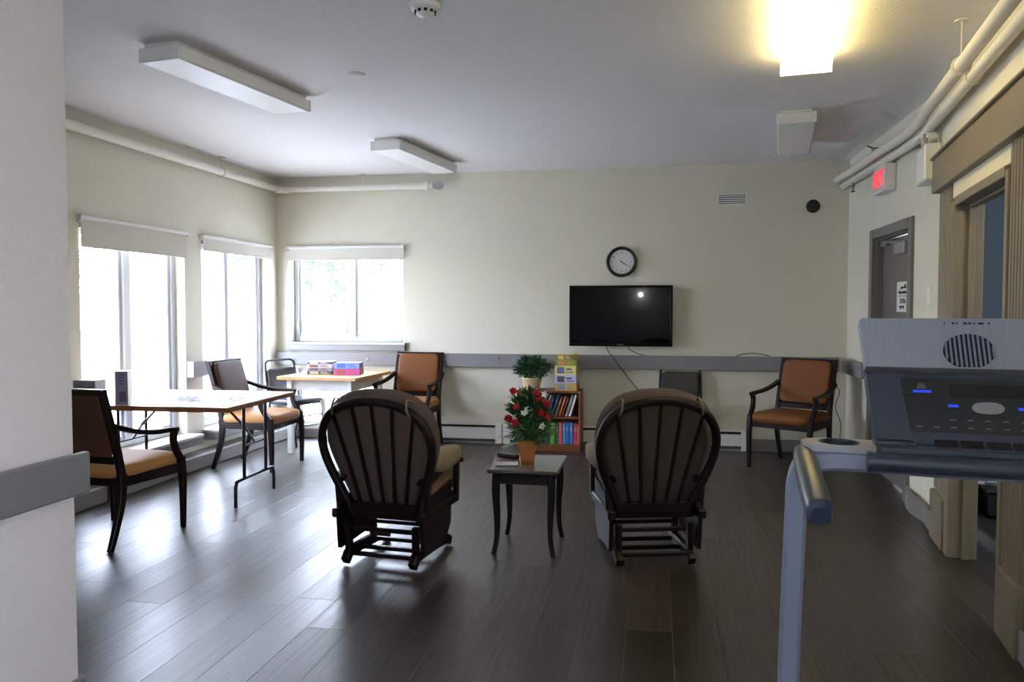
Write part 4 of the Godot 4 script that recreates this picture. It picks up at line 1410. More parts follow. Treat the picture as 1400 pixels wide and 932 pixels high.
# ------------------------------------------------------------------ gliders
func glider(label: String, at: Vector3, yaw: float):
	var t := thing("glider_chair", label, "rocking chair", at, yaw, "glider rockers facing the television")
	# local: faces +z, back at -z.  back plane leans by 15 degrees
	var lean := 0.25
	var B := func(x: float, h: float) -> Vector3:           # point in the back plane, h above the seat frame
		return Vector3(x, 0.305 + h * cos(lean), -0.15 - h * sin(lean))
	var hoop := []
	var hp := [Vector2(-0.19, -0.03), Vector2(-0.235, 0.09), Vector2(-0.297, 0.25), Vector2(-0.322, 0.37), Vector2(-0.308, 0.475), Vector2(-0.243, 0.57), Vector2(-0.126, 0.625), Vector2(0, 0.64)]
	for p in hp: hoop.append(p)
	for k in range(hp.size() - 2, -1, -1): hoop.append(Vector2(-hp[k].x, hp[k].y))
	var hc: Array = curve(hoop, 5)
	var path := []
	for p in hc: path.append(B.call(p.x, p.y))
	var b := MB.new()
	b.tube(path, 0.024, 12)
	part(t, "back_hoop", b, M.espresso)
	b = MB.new()
	b.bar([B.call(-0.215, 0.012), B.call(0.215, 0.012)], Vector2(0.062, 0.034), Vector3.UP, 0.3)
	part(t, "lower_back_rail", b, M.espresso)
	for k in 5:
		var xb := (k - 2) * 0.067
		var xt := (k - 2) * 0.118
		var top: float = [0.56, 0.622, 0.638, 0.622, 0.56][k]
		b = MB.new()
		b.bar([B.call(xb, 0.02), B.call(lerpf(xb, xt, 0.5), 0.3), B.call(xt, top)], Vector2(0.016, 0.020), Vector3.RIGHT, 0.3)
		part(t, "slat", b, M.espresso)
	# back cushion: follows the hoop, thick and soft, showing round its top edge
	var prof := [Vector2(-0.12, -0.03), Vector2(-0.20, -0.02), Vector2(-0.25, 0.10), Vector2(-0.30, 0.24), Vector2(-0.331, 0.37), Vector2(-0.32, 0.50), Vector2(-0.258, 0.605), Vector2(-0.14, 0.664), Vector2(0, 0.678)]
	var full := []
	for p in prof: full.append(p)
	for k in range(prof.size() - 2, -1, -1): full.append(Vector2(-prof[k].x, prof[k].y))
	full = curve(full, 3)
	var bsb := Basis(Vector3.RIGHT, -lean)
	b = cushion(full, Vector2(0, 0.32), 0.13, Transform3D(bsb, Vector3(0, 0.305, -0.15) + bsb * Vector3(0, 0, 0.024)))
	var cu := part(t, "back_cushion", b, M.cloth_back)
	for s in [-1.0, 1.0]:
		b = MB.new()
		var q := [B.call(s * 0.22, 0.625) + Vector3(0, 0.01, 0.07), B.call(s * 0.21, 0.64) + Vector3(0, 0.012, 0.0), B.call(s * 0.218, 0.60) + Vector3(0, 0.0, -0.034), B.call(s * 0.226, 0.56) + Vector3(0, 0, -0.022)]
		b.bar(curve(q, 4), Vector2(0.012, 0.005), Vector3.RIGHT)
		part(cu, "tie", b, M.cloth_arm)
	b = MB.new()
	b.pillow(Vector3(0, 0.395, 0.15), Vector3(0.50, 0.15, 0.54), 0.3, 0.5, Basis(Vector3.RIGHT, -0.06), 32, 12)
	part(t, "seat_cushion", b, M.cloth)
	b = MB.new()
	b.box(Vector3(0, 0.295, 0.11), Vector3(0.46, 0.045, 0.54), 0.006, Basis(Vector3.RIGHT, -0.06))
	part(t, "seat_frame", b, M.espresso)
	for s in [-1.0, 1.0]:
		# arm with its pad
		b = MB.new()
		b.bar(curve([Vector3(s * 0.255, 0.475, -0.20), Vector3(s * 0.262, 0.515, 0.0), Vector3(s * 0.262, 0.53, 0.2), Vector3(s * 0.258, 0.515, 0.32)], 4), Vector2(0.075, 0.026), Vector3.RIGHT, 0.4)
		var arm := part(t, "arm", b, M.espresso)
		b = MB.new()
		b.pillow(Vector3(s * 0.262, 0.565, 0.09), Vector3(0.12, 0.12, 0.40), 0.6, 0.75, Basis(Vector3.RIGHT, -0.05), 24, 12)
		part(arm, "arm_pad", b, M.cloth_arm)
		b = MB.new()
		b.bar([Vector3(s * 0.26, 0.28, 0.28), Vector3(s * 0.262, 0.52, 0.29)], Vector2(0.03, 0.045), Vector3.RIGHT, 0.3)
		part(t, "arm_post", b, M.espresso)
		b = MB.new()
		b.bar([Vector3(s * 0.255, 0.28, -0.17), Vector3(s * 0.27, 0.49, -0.17)], Vector2(0.03, 0.045), Vector3.RIGHT, 0.3)
		part(t, "arm_post", b, M.espresso)
		# side panel hanging beside the glider links
		b = MB.new()
		b.slab(PackedVector2Array([Vector2(-0.20, 0.09), Vector2(0.14, 0.11), Vector2(0.20, 0.17), Vector2(0.22, 0.42), Vector2(-0.18, 0.37), Vector2(-0.22, 0.29)]), 0.022, Transform3D(Basis(Vector3.BACK, Vector3.UP, Vector3.LEFT), Vector3(s * 0.248 + 0.011, 0, 0.0)))
		part(t, "side_panel", b, M.espresso)
		b = MB.new()
		b.box(Vector3(s * 0.25, 0.295, 0.03), Vector3(0.045, 0.05, 0.56), 0.008)
		part(t, "seat_rail", b, M.espresso)
		# base
		b = MB.new()
		b.bar(curve([Vector3(s * 0.20, 0.029, -0.225), Vector3(s * 0.20, 0.05, -0.20), Vector3(s * 0.20, 0.065, -0.17), Vector3(s * 0.20, 0.065, 0.06), Vector3(s * 0.20, 0.05, 0.25), Vector3(s * 0.20, 0.029, 0.31)], 4), Vector2(0.045, 0.058), Vector3.RIGHT, 0.4)
		part(t, "runner", b, M.espresso)
		for z in [-0.18, 0.12]:
			b = MB.new()
			b.bar([Vector3(s * 0.20, 0.06, z), Vector3(s * 0.20, 0.23, z)], Vector2(0.032, 0.045), Vector3.RIGHT, 0.3)
			part(t, "base_post", b, M.espresso)
			b = MB.new()
			b.bar([Vector3(s * 0.226, 0.225, z), Vector3(s * 0.226, 0.10, z + 0.05)], Vector2(0.008, 0.03), Vector3.RIGHT, 0.3)
			part(t, "swing_link", b, M.steel_grey)
	for q in [[0.065, -0.19], [0.065, -0.06], [0.065, 0.11], [0.165, 0.12], [0.19, -0.14]]:
		b = MB.new()
		b.bar([Vector3(-0.2, q[0], q[1]), Vector3(0.2, q[0], q[1])], Vector2(0.022, 0.026), Vector3.UP, 0.3)
		part(t, "cross_bar", b, M.espresso)
	return t

# a soft slab: outline in (x, y), bulged along z
func cushion(outline: Array, c: Vector2, thick: float, t: Transform3D) -> MB:
	var b := MB.new()
	b.sm(1)
	var n := outline.size()
	var rings := [[0.0, 0.0], [0.45, 0.02], [0.8, 0.06], [0.94, 0.15], [1.0, 0.5], [0.97, 0.8], [0.88, 0.95], [0.6, 1.02], [0.0, 1.05]]
	var pts := []
	for r in rings:
		var row := []
		for p in outline:
			var q: Vector2 = c + (p - c) * r[0]
			row.append(t * Vector3(q.x, q.y, r[1] * thick))
		pts.append(row)
	var ctr := t * Vector3(c.x, c.y, thick * 0.5)
	for i in rings.size() - 1:
		for k in n:
			b.quad(pts[i][k], pts[i][(k + 1) % n], pts[i + 1][(k + 1) % n], pts[i + 1][k], ctr)
	return b

func gliders():
	glider("dark glider rocker with brown cushions on the window side of the little table", Vector3(-1.465, 0, -4.31), 174)
	glider("dark glider rocker with brown cushions on the treadmill side of the little table", Vector3(-0.06, 0, -4.60), 195)

# ------------------------------------------------------------------ side table, roses
func side_table_group():
	var t := thing("side_table", "small black side table with curved legs between the gliders", "table", Vector3(-0.752, 0, -4.665), 0)
	var b := MB.new()
	b.box(Vector3(0, 0.49, 0), Vector3(0.41, 0.022, 0.52), 0.007)
	part(t, "tabletop", b, M.side_top)
	b = MB.new()
	for s in [-1.0, 1.0]:
		b.box(Vector3(0, 0.445, s * 0.20), Vector3(0.32, 0.068, 0.018), 0.002)
		b.box(Vector3(s * 0.155, 0.445, 0), Vector3(0.018, 0.068, 0.38), 0.002)
	part(t, "apron", b, M.espresso)
	for sx in [-1.0, 1.0]:
		for sz in [-1.0, 1.0]:
			b = MB.new()
			var x: float = sx * 0.158
			var z: float = sz * 0.20
			b.bar(curve([Vector3(x, 0.478, z), Vector3(x * 1.02, 0.36, z * 1.01), Vector3(x * 0.98, 0.22, z * 0.99), Vector3(x * 0.99, 0.10, z), Vector3(x * 1.10, 0.0, z * 1.06)], 4), [Vector2(0.042, 0.042), Vector2(0.042, 0.042), Vector2(0.042, 0.042), Vector2(0.042, 0.042), Vector2(0.042, 0.042), Vector2(0.04, 0.04), Vector2(0.038, 0.038), Vector2(0.036, 0.036), Vector2(0.034, 0.034), Vector2(0.032, 0.032), Vector2(0.03, 0.03), Vector2(0.028, 0.028), Vector2(0.027, 0.027), Vector2(0.026, 0.026), Vector2(0.026, 0.026), Vector2(0.026, 0.026), Vector2(0.026, 0.026)], Vector3.RIGHT)
			part(t, "leg", b, M.espresso)
	# book and spectacle case
	t = thing("hardback_book", "dark red hardback book on the little side table", "book", Vector3(-0.878, 0.5015, -4.62), 12)
	b = MB.new()
	b.box(Vector3(0, 0.015, 0), Vector3(0.128, 0.024, 0.19), 0.002)
	part(t, "pages", b, M.paper)
	b = MB.new()
	b.box(Vector3(0, 0.0015, 0), Vector3(0.14, 0.003, 0.2), 0.001)
	b.box(Vector3(0, 0.0295, 0), Vector3(0.14, 0.003, 0.2), 0.001)
	b.box(Vector3(0.0695, 0.0155, 0), Vector3(0.004, 0.03, 0.2), 0.001)
	part(t, "cover", b, mat(c8(96, 34, 42), 0.5))
	t = thing("remote_control", "black remote control lying on the red book", "remote", Vector3(-0.872, 0.5335, -4.625), 60)
	b = MB.new()
	b.box(Vector3(0, 0.011, 0), Vector3(0.05, 0.022, 0.14), 0.006)
	part(t, "case", b, M.black_plastic)
	b = MB.new()
	b.box(Vector3(0, 0.0225, 0), Vector3(0.034, 0.002, 0.10), 0.0008)
	part(t, "keypad", b, mat(c8(120, 120, 122), 0.4))
	# pot of roses
	t = thing("potted_roses", "red silk roses in a square terracotta pot on the side table", "flowers", Vector3(-0.757, 0.5015, -4.64), 8)
	b = MB.new()
	var r0 := 0.036; var r1 := 0.056
	var lo := []; var hi := []; var inn := []
	for k in 4:
		var a := PI / 4 + k * PI / 2
		var d := Vector3(cos(a), 0, sin(a)) * sqrt(2.0)
		lo.append(d * r0); hi.append(d * r1 + Vector3(0, 0.14, 0)); inn.append(d * (r1 - 0.006) + Vector3(0, 0.14, 0))
	for k in 4:
		b.quad(lo[k], lo[(k + 1) % 4], hi[(k + 1) % 4], hi[k], Vector3(0, 0.07, 0))
		b.quad(hi[k], hi[(k + 1) % 4], inn[(k + 1) % 4], inn[k], Vector3(0, -5, 0))
	b.quad(lo[0], lo[1], lo[2], lo[3], Vector3(0, 1, 0))
	part(t, "pot", b, M.terracotta)
	b = MB.new()
	b.box(Vector3(0, 0.125, 0), Vector3(0.095, 0.01, 0.095))
	part(t, "soil", b, M.soil)
	b = MB.new()
	var tips := []
	for q in [[-0.085, 0.425, 0.04], [0.05, 0.41, 0.02], [0.07, 0.37, 0.05], [0.108, 0.35, 0.04], [-0.065, 0.335, 0.07], [0.078, 0.30, 0.08], [-0.11, 0.265, 0.05], [-0.075, 0.245, 0.09], [0.118, 0.275, 0.06], [0.02, 0.415, -0.02]]:
		var p := Vector3(q[0], q[1], q[2])
		tips.append(p)
		b.tube(curve([Vector3(q[0] * 0.1, 0.12, 0), Vector3(q[0] * 0.4, 0.12 + (q[1] - 0.12) * 0.55, q[2] * 0.4), p], 3), 0.0025, 6)
	part(t, "stems", b, M.leaf_mid)
	var first: ArrayMesh = null
	for p in tips:
		if first == null:
			first = rose_mesh()
		var o := part(t, "rose", first, M.rose)
		o.position = p
		o.rotation = Vector3(rng.randf_range(-0.3, 0.6), rng.randf() * TAU, rng.randf_range(-0.4, 0.4))
		o.scale = Vector3.ONE * rng.randf_range(1.15, 1.5)
	foliage(t, "foliage", Vector3(0.01, 0.275, 0), Vector3(0.115, 0.15, 0.10), 760, 0.055, 0.026, M.leaf_dark, 1)
	foliage(t, "foliage", Vector3(0.025, 0.19, 0.0), Vector3(0.14, 0.07, 0.11), 420, 0.065, 0.014, M.leaf_mid, 2)
	b = MB.new()
	for q in [[Vector3(-0.06, 0.14, 0.03), Vector3(-0.15, 0.165, 0.06)], [Vector3(-0.05, 0.13, 0.04), Vector3(-0.13, 0.10, 0.07)]]:
		for k in 7:
			var f := k / 6.0
			var p: Vector3 = q[0].lerp(q[1], f)
			for s in [-1.0, 1.0]:
				b.leaf(p, Vector3(-0.03, 0.012 * s, 0.02 * s).normalized() * 0.032, Vector3(0.2, 1, 0.3), 0.018)
	part(t, "variegated_leaves", b, M.leaf_pale)
	b = MB.new()
	for q in [[0.10, 0.42], [0.085, 0.235], [0.0, 0.33], [-0.02, 0.31]]:
		for k in 5:
			var a := TAU * k / 5.0
			b.leaf(Vector3(q[0], q[1], 0.09), Vector3(cos(a), sin(a), 0.35) * 0.024, Vector3(0, 0, 1), 0.02)
	part(t, "white_blossoms", b, M.petal_white)

func rose_mesh() -> ArrayMesh:
	var b := MB.new()
	for ring in [[0.006, 5, 0.022, 1.25], [0.011, 6, 0.022, 0.9], [0.016, 7, 0.022, 0.55]]:
		for k in ring[1]:
			var a: float = TAU * k / ring[1] + ring[0] * 200.0
			var d := Vector3(cos(a), 0, sin(a))
			var s := Vector3(-sin(a), 0, cos(a))
			var c: Vector3 = d * ring[0] * 0.4
			var h: float = ring[2]
			var p0 := c - Vector3(0, 0.008, 0)
			var p1: Vector3 = d * ring[0] + s * 0.011 + Vector3(0, h * 0.45 * ring[3], 0)
			var p2: Vector3 = d * ring[0] - s * 0.011 + Vector3(0, h * 0.45 * ring[3], 0)
			var p3: Vector3 = d * (ring[0] + 0.005) + Vector3(0, h * 0.75 * ring[3], 0)
			b.tri(p0, p1, p3, Vector3(0, -1, 0)); b.tri(p0, p3, p2, Vector3(0, -1, 0))
	b.pillow(Vector3(0, 0.002, 0), Vector3(0.026, 0.026, 0.026), 1.0, 1.0, Basis(), 10, 6)
	return b.done()

func foliage(t: Node3D, nm: String, c: Vector3, r: Vector3, n: int, l: float, w: float, m: Material, sd: int):
	var g := RandomNumberGenerator.new()
	g.seed = 900 + sd
	var b := MB.new()
	for k in n:
		var d := Vector3(g.randfn(), g.randfn() * 0.9, g.randfn()).normalized()
		var p := c + d * r * pow(g.randf(), 0.45)
		var dir := (d * Vector3(1, 0.6, 1) + Vector3(g.randf_range(-0.6, 0.6), g.randf_range(-0.2, 0.7), g.randf_range(-0.6, 0.6))).normalized()
		b.leaf(p, dir * l * g.randf_range(0.6, 1.2), Vector3(g.randf_range(-0.4, 0.4), 1, g.randf_range(-0.4, 0.4)), w * g.randf_range(0.7, 1.2))
	var o := part(t, nm, b, m)
	o.set_meta("kind", "stuff")

# ------------------------------------------------------------------ bookcase
func bookcase_group():
	var x0 := -1.385; var x1 := -0.748; var zf := -7.81; var zb := -8.115
	var xm := (x0 + x1) / 2
	var w := x1 - x0
	var t := thing("bookcase", "low brown wooden bookcase with two shelves against the back wall", "bookcase", Vector3(xm, 0, (zf + zb) / 2))
	var d := zf - zb
	var b := MB.new()
	for s in [-1.0, 1.0]:
		b = MB.new()
		b.box(Vector3(s * (w / 2 - 0.009), 0.30, 0), Vector3(0.018, 0.60, d), 0.002)
		part(t, "side_panel", b, M.bookcase)
	for q in [["top", 0.591], ["shelf", 0.333], ["bottom_shelf", 0.058]]:
		b = MB.new()
		b.box(Vector3(0, q[1], 0.0), Vector3(w - 0.036, 0.018, d - 0.004), 0.002)
		part(t, q[0], b, M.bookcase)
	b = MB.new()
	b.box(Vector3(0, 0.024, d / 2 - 0.02), Vector3(w - 0.036, 0.048, 0.016), 0.002)
	part(t, "kick_board", b, M.bookcase)
	b = MB.new()
	b.box(Vector3(0, 0.3, -d / 2 + 0.004), Vector3(w - 0.036, 0.58, 0.006))
	part(t, "back_panel", b, M.bookcase)
	# upper shelf: books leaning to the left
	var ub := [[-1.29, 0.026, 0.21, c8(70, 50, 40), "dark brown book"], [-1.255, 0.022, 0.20, c8(120, 110, 96), "taupe book"], [-1.215, 0.02, 0.205, c8(52, 40, 36), "black brown book"], [-1.175, 0.022, 0.215, c8(62, 52, 44), "umber book"], [-1.142, 0.016, 0.21, c8(90, 78, 66), "grey brown book"], [-1.112, 0.014, 0.22, c8(178, 168, 150), "cream spined book"], [-1.078, 0.024, 0.215, c8(34, 40, 66), "navy book"], [-1.036, 0.022, 0.215, c8(44, 62, 110), "blue book"], [-0.998, 0.02, 0.20, c8(120, 84, 58), "brown book"], [-0.962, 0.02, 0.21, c8(170, 84, 34), "orange book"], [-0.932, 0.016, 0.20, c8(104, 58, 34), "rust book"], [-0.894, 0.022, 0.22, c8(150, 150, 152), "grey book"], [-0.862, 0.018, 0.225, c8(222, 220, 214), "white book"]]
	var lean := -0.30
	for q in ub:
		book(q[4] + " leaning on the upper shelf", Vector3(q[0], 0.3425 + sin(-lean) * q[1] * 0.5, -7.93), q[1], q[2], 0.17, q[3], lean, "books on the upper shelf")
	var lb := [[-1.33, 0.05, 0.2, c8(60, 44, 38), "thick dark brown book"], [-1.275, 0.045, 0.19, c8(74, 60, 50), "thick brown book"], [-1.228, 0.03, 0.2, c8(44, 36, 34), "slim black book"], [-1.185, 0.04, 0.18, c8(60, 48, 40), "dull brown book"], [-1.14, 0.035, 0.17, c8(48, 40, 36), "small black book"], [-1.087, 0.05, 0.205, c8(38, 54, 110), "deep blue book"], [-1.032, 0.05, 0.21, c8(92, 158, 58), "thick lime green book"], [-0.985, 0.03, 0.20, c8(40, 96, 64), "dark green book"], [-0.950, 0.034, 0.215, c8(206, 80, 104), "pink book"], [-0.917, 0.02, 0.212, c8(120, 170, 214), "pale blue book"], [-0.882, 0.04, 0.215, c8(44, 110, 178), "bright blue book"], [-0.843, 0.03, 0.215, c8(58, 120, 190), "sky blue book"], [-0.803, 0.034, 0.21, c8(190, 54, 84), "crimson book"], [-0.777, 0.014, 0.205, c8(206, 96, 116), "thin rose book"]]
	for q in lb:
		book(q[4] + " upright on the lower shelf", Vector3(q[0], 0.0675, -7.93), q[1] * 0.96, q[2], 0.17, q[3], 0.0, "books on the lower shelf")
	# stack of picture boxes on top
	var y := 0.6005
	var bx := [
		["yellow picture box at the bottom of the pile on the bookcase", 0.072, [c8(196, 158, 50), c8(170, 130, 50), c8(110, 140, 170)]],
		["lavender picture box second in the pile on the bookcase", 0.086, [c8(178, 184, 220), c8(200, 200, 224), c8(96, 88, 76)]],
		["pale yellow picture box third in the pile on the bookcase", 0.092, [c8(210, 196, 110), c8(190, 178, 120), c8(84, 96, 140)]],
		["green meadow picture box near the top of the pile", 0.055, [c8(120, 146, 62), c8(150, 160, 80), c8(200, 120, 70)]]]
	for q in bx:
		game_box("picture_box", q[0], Vector3(-0.895 + rng.randf_range(-0.006, 0.006), y, -7.955), rng.randf_range(-3, 3), Vector3(0.215, q[1] - 0.001, 0.24), q[2], "picture boxes piled on the bookcase")
		y += q[1]
	game_box("picture_box", "small dark and yellow box topping the pile on the bookcase", Vector3(-0.90, y, -7.955), -6, Vector3(0.18, 0.05, 0.2), [c8(92, 84, 72), c8(214, 196, 90), c8(196, 180, 90)], "picture boxes piled on the bookcase")
	# leafy plant in a cream pot
	t = thing("leafy_plant", "dark leafy plant in a cream pot on the bookcase", "plant", Vector3(-1.255, 0.6005, -7.95))
	b = MB.new()
	b.lathe([Vector2(0.0001, 0.0), Vector2(0.075, 0.0), Vector2(0.08, 0.008), Vector2(0.104, 0.105), Vector2(0.110, 0.108), Vector2(0.110, 0.12), Vector2(0.10, 0.12), Vector2(0.095, 0.10), Vector2(0.0001, 0.10)], 28)
	part(t, "pot", b, M.cream)
	b = MB.new()
	for k in 16:
		var a := k * 2.4
		b.tube(curve([Vector3(cos(a) * 0.03, 0.10, sin(a) * 0.03), Vector3(cos(a) * 0.09, 0.17, sin(a) * 0.08), Vector3(cos(a) * 0.17, 0.19 + 0.05 * sin(k), sin(a) * 0.10)], 3), 0.003, 6)
	part(t, "stems", b, M.leaf_mid)
	foliage(t, "foliage", Vector3(0.0, 0.215, 0.0), Vector3(0.17, 0.105, 0.12), 720, 0.058, 0.032, M.leaf_dark, 5)

func book(label: String, at: Vector3, w: float, h: float, d: float, col: Color, lean: float, group: String):
	var t := thing("shelf_book", label, "book", at, 0, group)
	t.rotation.z = lean
	var b := MB.new()
	b.box(Vector3(0, h / 2, -0.002), Vector3(w * 0.8, h - 0.008, d - 0.008))
	part(t, "pages", b, M.paper)
	b = MB.new()
	for s in [-1.0, 1.0]:
		b.box(Vector3(s * (w / 2 - 0.001), h / 2, 0), Vector3(0.002, h, d), 0.0)
	b.box(Vector3(0, h / 2, d / 2 - 0.001), Vector3(w - 0.004, h, 0.002))
	part(t, "cover", b, mat(col, 0.45))
	b = MB.new()
	b.box(Vector3(0, h * 0.72, d / 2 + 0.0005), Vector3(w * 0.5, h * 0.22, 0.0008))
	part(t, "spine_print", b, mat(col.lerp(Color.WHITE, 0.35), 0.5))

# ------------------------------------------------------------------ treadmill
func treadmill():
	var t := thing("treadmill", "grey and navy treadmill with its control console towards the camera", "treadmill", Vector3(0.74, 0, -2.12), -8)
	var b := MB.new()
	# upper console panel with the fan grille
	var tl := atan2(0.05, 0.12)
	var cx := 0.006
	b = MB.new()
	b.slab(PackedVector2Array([Vector2(-0.225, 0.0), Vector2(0.235, 0.0), Vector2(0.245, 0.124), Vector2(0.240, 0.130), Vector2(-0.232, 0.130), Vector2(-0.238, 0.124)]), 0.05, Transform3D(Basis(Vector3.RIGHT, -0.38), Vector3(0, 1.255, -0.02)))
	var up := part(t, "upper_console", b, M.hull_lines)
	var pf := Transform3D(Basis(Vector3.RIGHT, -0.38), Vector3(0, 1.255, -0.02)) * Transform3D(Basis(), Vector3(0, 0, 0.05))
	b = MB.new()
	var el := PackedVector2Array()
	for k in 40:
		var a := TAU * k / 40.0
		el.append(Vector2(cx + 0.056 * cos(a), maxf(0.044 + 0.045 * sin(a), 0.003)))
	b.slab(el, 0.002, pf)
	part(up, "fan_opening_shade", b, M.black_slot)  # black disc on the panel, painting the shade behind the vanes
	for k in 11:
		var x := (k - 5) * 0.0102 + 0.002
		var hh := 0.045 * sqrt(maxf(0.0, 1.0 - (x * x) / (0.056 * 0.056)))
		if hh < 0.008: continue
		b = MB.new()
		var ya := maxf(0.044 - hh, 0.003)
		var yb := 0.044 + hh
		b.box(pf * Vector3(cx + x, (ya + yb) / 2, 0.003), Vector3(0.0048, yb - ya, 0.004), 0.001, pf.basis * Basis(Vector3.BACK, 0.05))
		part(up, "fan_vane", b, M.hull)
	b = MB.new()
	for q in [[-0.05, 0.003], [-0.03, 0.006], [-0.022, 0.003], [-0.004, 0.008], [0.006, 0.006], [0.016, 0.003], [0.03, 0.012], [0.048, 0.004]]:
		b.box(pf * Vector3(cx + q[0], 0.117, 0.0004), Vector3(q[1], 0.0045, 0.0008), 0.0, pf.basis)
	part(up, "maker_lettering", b, M.ink)
	b = MB.new()
	b.box(pf * Vector3(0.005, 0.001, 0.0), Vector3(0.456, 0.004, 0.006), 0.001, pf.basis)
	part(up, "lip", b, M.hull_top)
	# lower console, sloping towards the user
	var lf := Transform3D(Basis(Vector3.RIGHT, -0.42), Vector3(0, 1.095, 0.085))
	b = MB.new()
	b.slab(PackedVector2Array([Vector2(-0.205, 0.0), Vector2(0.215, 0.0), Vector2(0.232, 0.178), Vector2(-0.222, 0.178)]), 0.06, lf * Transform3D(Basis(), Vector3(0, 0, -0.06)))
	var low := part(t, "lower_console", b, M.navy)
	b = MB.new()
	b.slab(PackedVector2Array([Vector2(-0.126, 0.028), Vector2(0.136, 0.028), Vector2(0.158, 0.165), Vector2(-0.148, 0.165)]), 0.002, lf)
	part(low, "control_panel", b, M.panel_film)
	b = MB.new()
	b.box(lf * Vector3(0.045, 0.136, 0.0025), Vector3(0.165, 0.030, 0.002), 0.0, lf.basis)
	part(low, "display_window", b, M.lcd)
	b = MB.new()
	b.box(lf * Vector3(-0.10, 0.140, 0.0025), Vector3(0.075, 0.036, 0.002), 0.0008, lf.basis)
	part(low, "logo_plate", b, M.black_plastic)
	b = MB.new()
	b.slab(PackedVector2Array([Vector2(-0.112, 0.138), Vector2(-0.088, 0.138), Vector2(-0.094, 0.152), Vector2(-0.106, 0.152)]), 0.0012, lf * Transform3D(Basis(), Vector3(0, 0, 0.0036)))
	part(low, "emblem", b, mat(c8(84, 84, 90), 0.4))
	for q in [[-0.098, 0.131, 0.04, 0.006], [-0.032, 0.096, 0.022, 0.006], [0.116, 0.093, 0.022, 0.006]]:
		b = MB.new()
		b.box(lf * Vector3(q[0], q[1], 0.004), Vector3(q[2], q[3], 0.002), 0.0, lf.basis)
		part(low, "blue_led", b, M.led)
	b = MB.new()
	var ov := PackedVector2Array()
	for k in 32:
		var a := TAU * k / 32.0
		ov.append(Vector2(0.042 + 0.034 * pow(absf(cos(a)), 0.7) * signf(cos(a)), 0.093 + 0.0145 * sin(a)))
	b.slab(ov, 0.003, lf * Transform3D(Basis(), Vector3(0, 0, 0.002)))
	var badge := part(low, "oval_badge", b, M.alu)
	b = MB.new()
	for k in 3:
		b.box(lf * Vector3(0.042, 0.100 - k * 0.007, 0.0054), Vector3(0.04, 0.0018, 0.0008), 0.0, lf.basis)
	part(badge, "badge_lettering", b, M.hull)
	for r in 2:
		for k in 7:
			b = MB.new()
			var xx := -0.108 + k * 0.037 + (0.0 if r == 0 else 0.0)
			if r == 1 and k < 2: continue
			b.box(lf * Vector3(xx, 0.042 + r * 0.019, 0.0024), Vector3(0.024, 0.009, 0.0012), 0.0, lf.basis)
			var key := part(low, "key", b, M.black_plastic)
			b = MB.new()
			b.box(lf * Vector3(xx, 0.042 + r * 0.019, 0.0034), Vector3(0.013, 0.0016, 0.0004), 0.0, lf.basis)
			part(key, "key_legend", b, M.alu) if false else part(low, "key_legend", b, M.alu)
	# tray with large keys and the padded front bar
	b = MB.new()
	b.box(Vector3(0.005, 1.072, 0.075), Vector3(0.42, 0.045, 0.10), 0.008)
	part(t, "tray", b, M.navy)
	for k in 5:
		b = MB.new()
		b.box(Vector3(-0.055 + k * 0.055, 1.097, 0.105), Vector3(0.048, 0.008, 0.034), 0.002, Basis(Vector3.RIGHT, 0.5))
		part(t, "tray_key", b, M.black_plastic)
	b = MB.new()
	b.pillow(Vector3(-0.165, 1.096, 0.085), Vector3(0.09, 0.012, 0.06), 0.3, 0.4)
	part(t, "tray_pad", b, M.navy)
	b = MB.new()
	b.tube([Vector3(-0.226, 1.054, 0.14), Vector3(0.236, 1.054, 0.14)], 0.0235, 18)
	part(t, "front_grip", b, M.navy)
	for s in [-1.0, 1.0]:
		b = MB.new()
		b.cyl(Vector3(0.005 + s * 0.224, 1.054, 0.14), Vector3(0.005 + s * 0.234, 1.054, 0.14), 0.026, -1, 18)
		part(t, "grip_collar", b, M.navy)
	# cross beam that bends down into the uprights
	for s in [-1.0, 1.0]:
		b = MB.new()
		b.bar(curve([Vector3(0, 1.04, 0.045), Vector3(s * 0.20, 1.043, 0.045), Vector3(s * 0.31, 1.042, 0.045), Vector3(s * 0.36, 1.025, 0.045), Vector3(s * 0.383, 0.97, 0.045), Vector3(s * 0.388, 0.85, 0.04), Vector3(s * 0.398, 0.45, 0.0), Vector3(s * 0.40, 0.12, -0.02)], 5), Vector2(0.11, 0.052), Vector3.BACK, 0.35)
		part(t, "upright", b, M.hull)
		# cup holder deck
		var ca := PackedVector2Array([Vector2(0.20, -0.055), Vector2(0.33, -0.055), Vector2(0.368, -0.035), Vector2(0.377, 0.0)])
		var cb := PackedVector2Array([Vector2(0.20, 0.0)])
		for k in 13:
			var a := PI * k / 12.0
			ca.append(Vector2(0.286 + 0.046 * cos(a), -0.046 * sin(a)))
			cb.append(Vector2(0.286 - 0.046 * cos(a), 0.046 * sin(a)))
		ca.append(Vector2(0.20, 0.0))
		cb.append_array(PackedVector2Array([Vector2(0.377, 0.0), Vector2(0.372, 0.03), Vector2(0.352, 0.055), Vector2(0.20, 0.055)]))
		b = MB.new()
		for poly in [ca, cb]:
			var pq := PackedVector2Array()
			for q in poly: pq.append(Vector2(q.x * s, q.y))
			b.slab(pq, 0.018, Transform3D(Basis(Vector3.RIGHT, Vector3.BACK, Vector3.DOWN), Vector3(0, 1.083, 0.045)))
		var cd := part(t, "cup_deck", b, M.hull_top)
		b = MB.new()
		b.lathe([Vector2(0.0001, 1.0675), Vector2(0.0455, 1.0675), Vector2(0.0455, 1.0835), Vector2(0.049, 1.0845), Vector2(0.050, 1.083)], 28, Vector3(s * 0.286, 0, 0.045))
		part(cd, "cup_liner", b, M.navy)
		# side handle reaching back to the user
		b = MB.new()
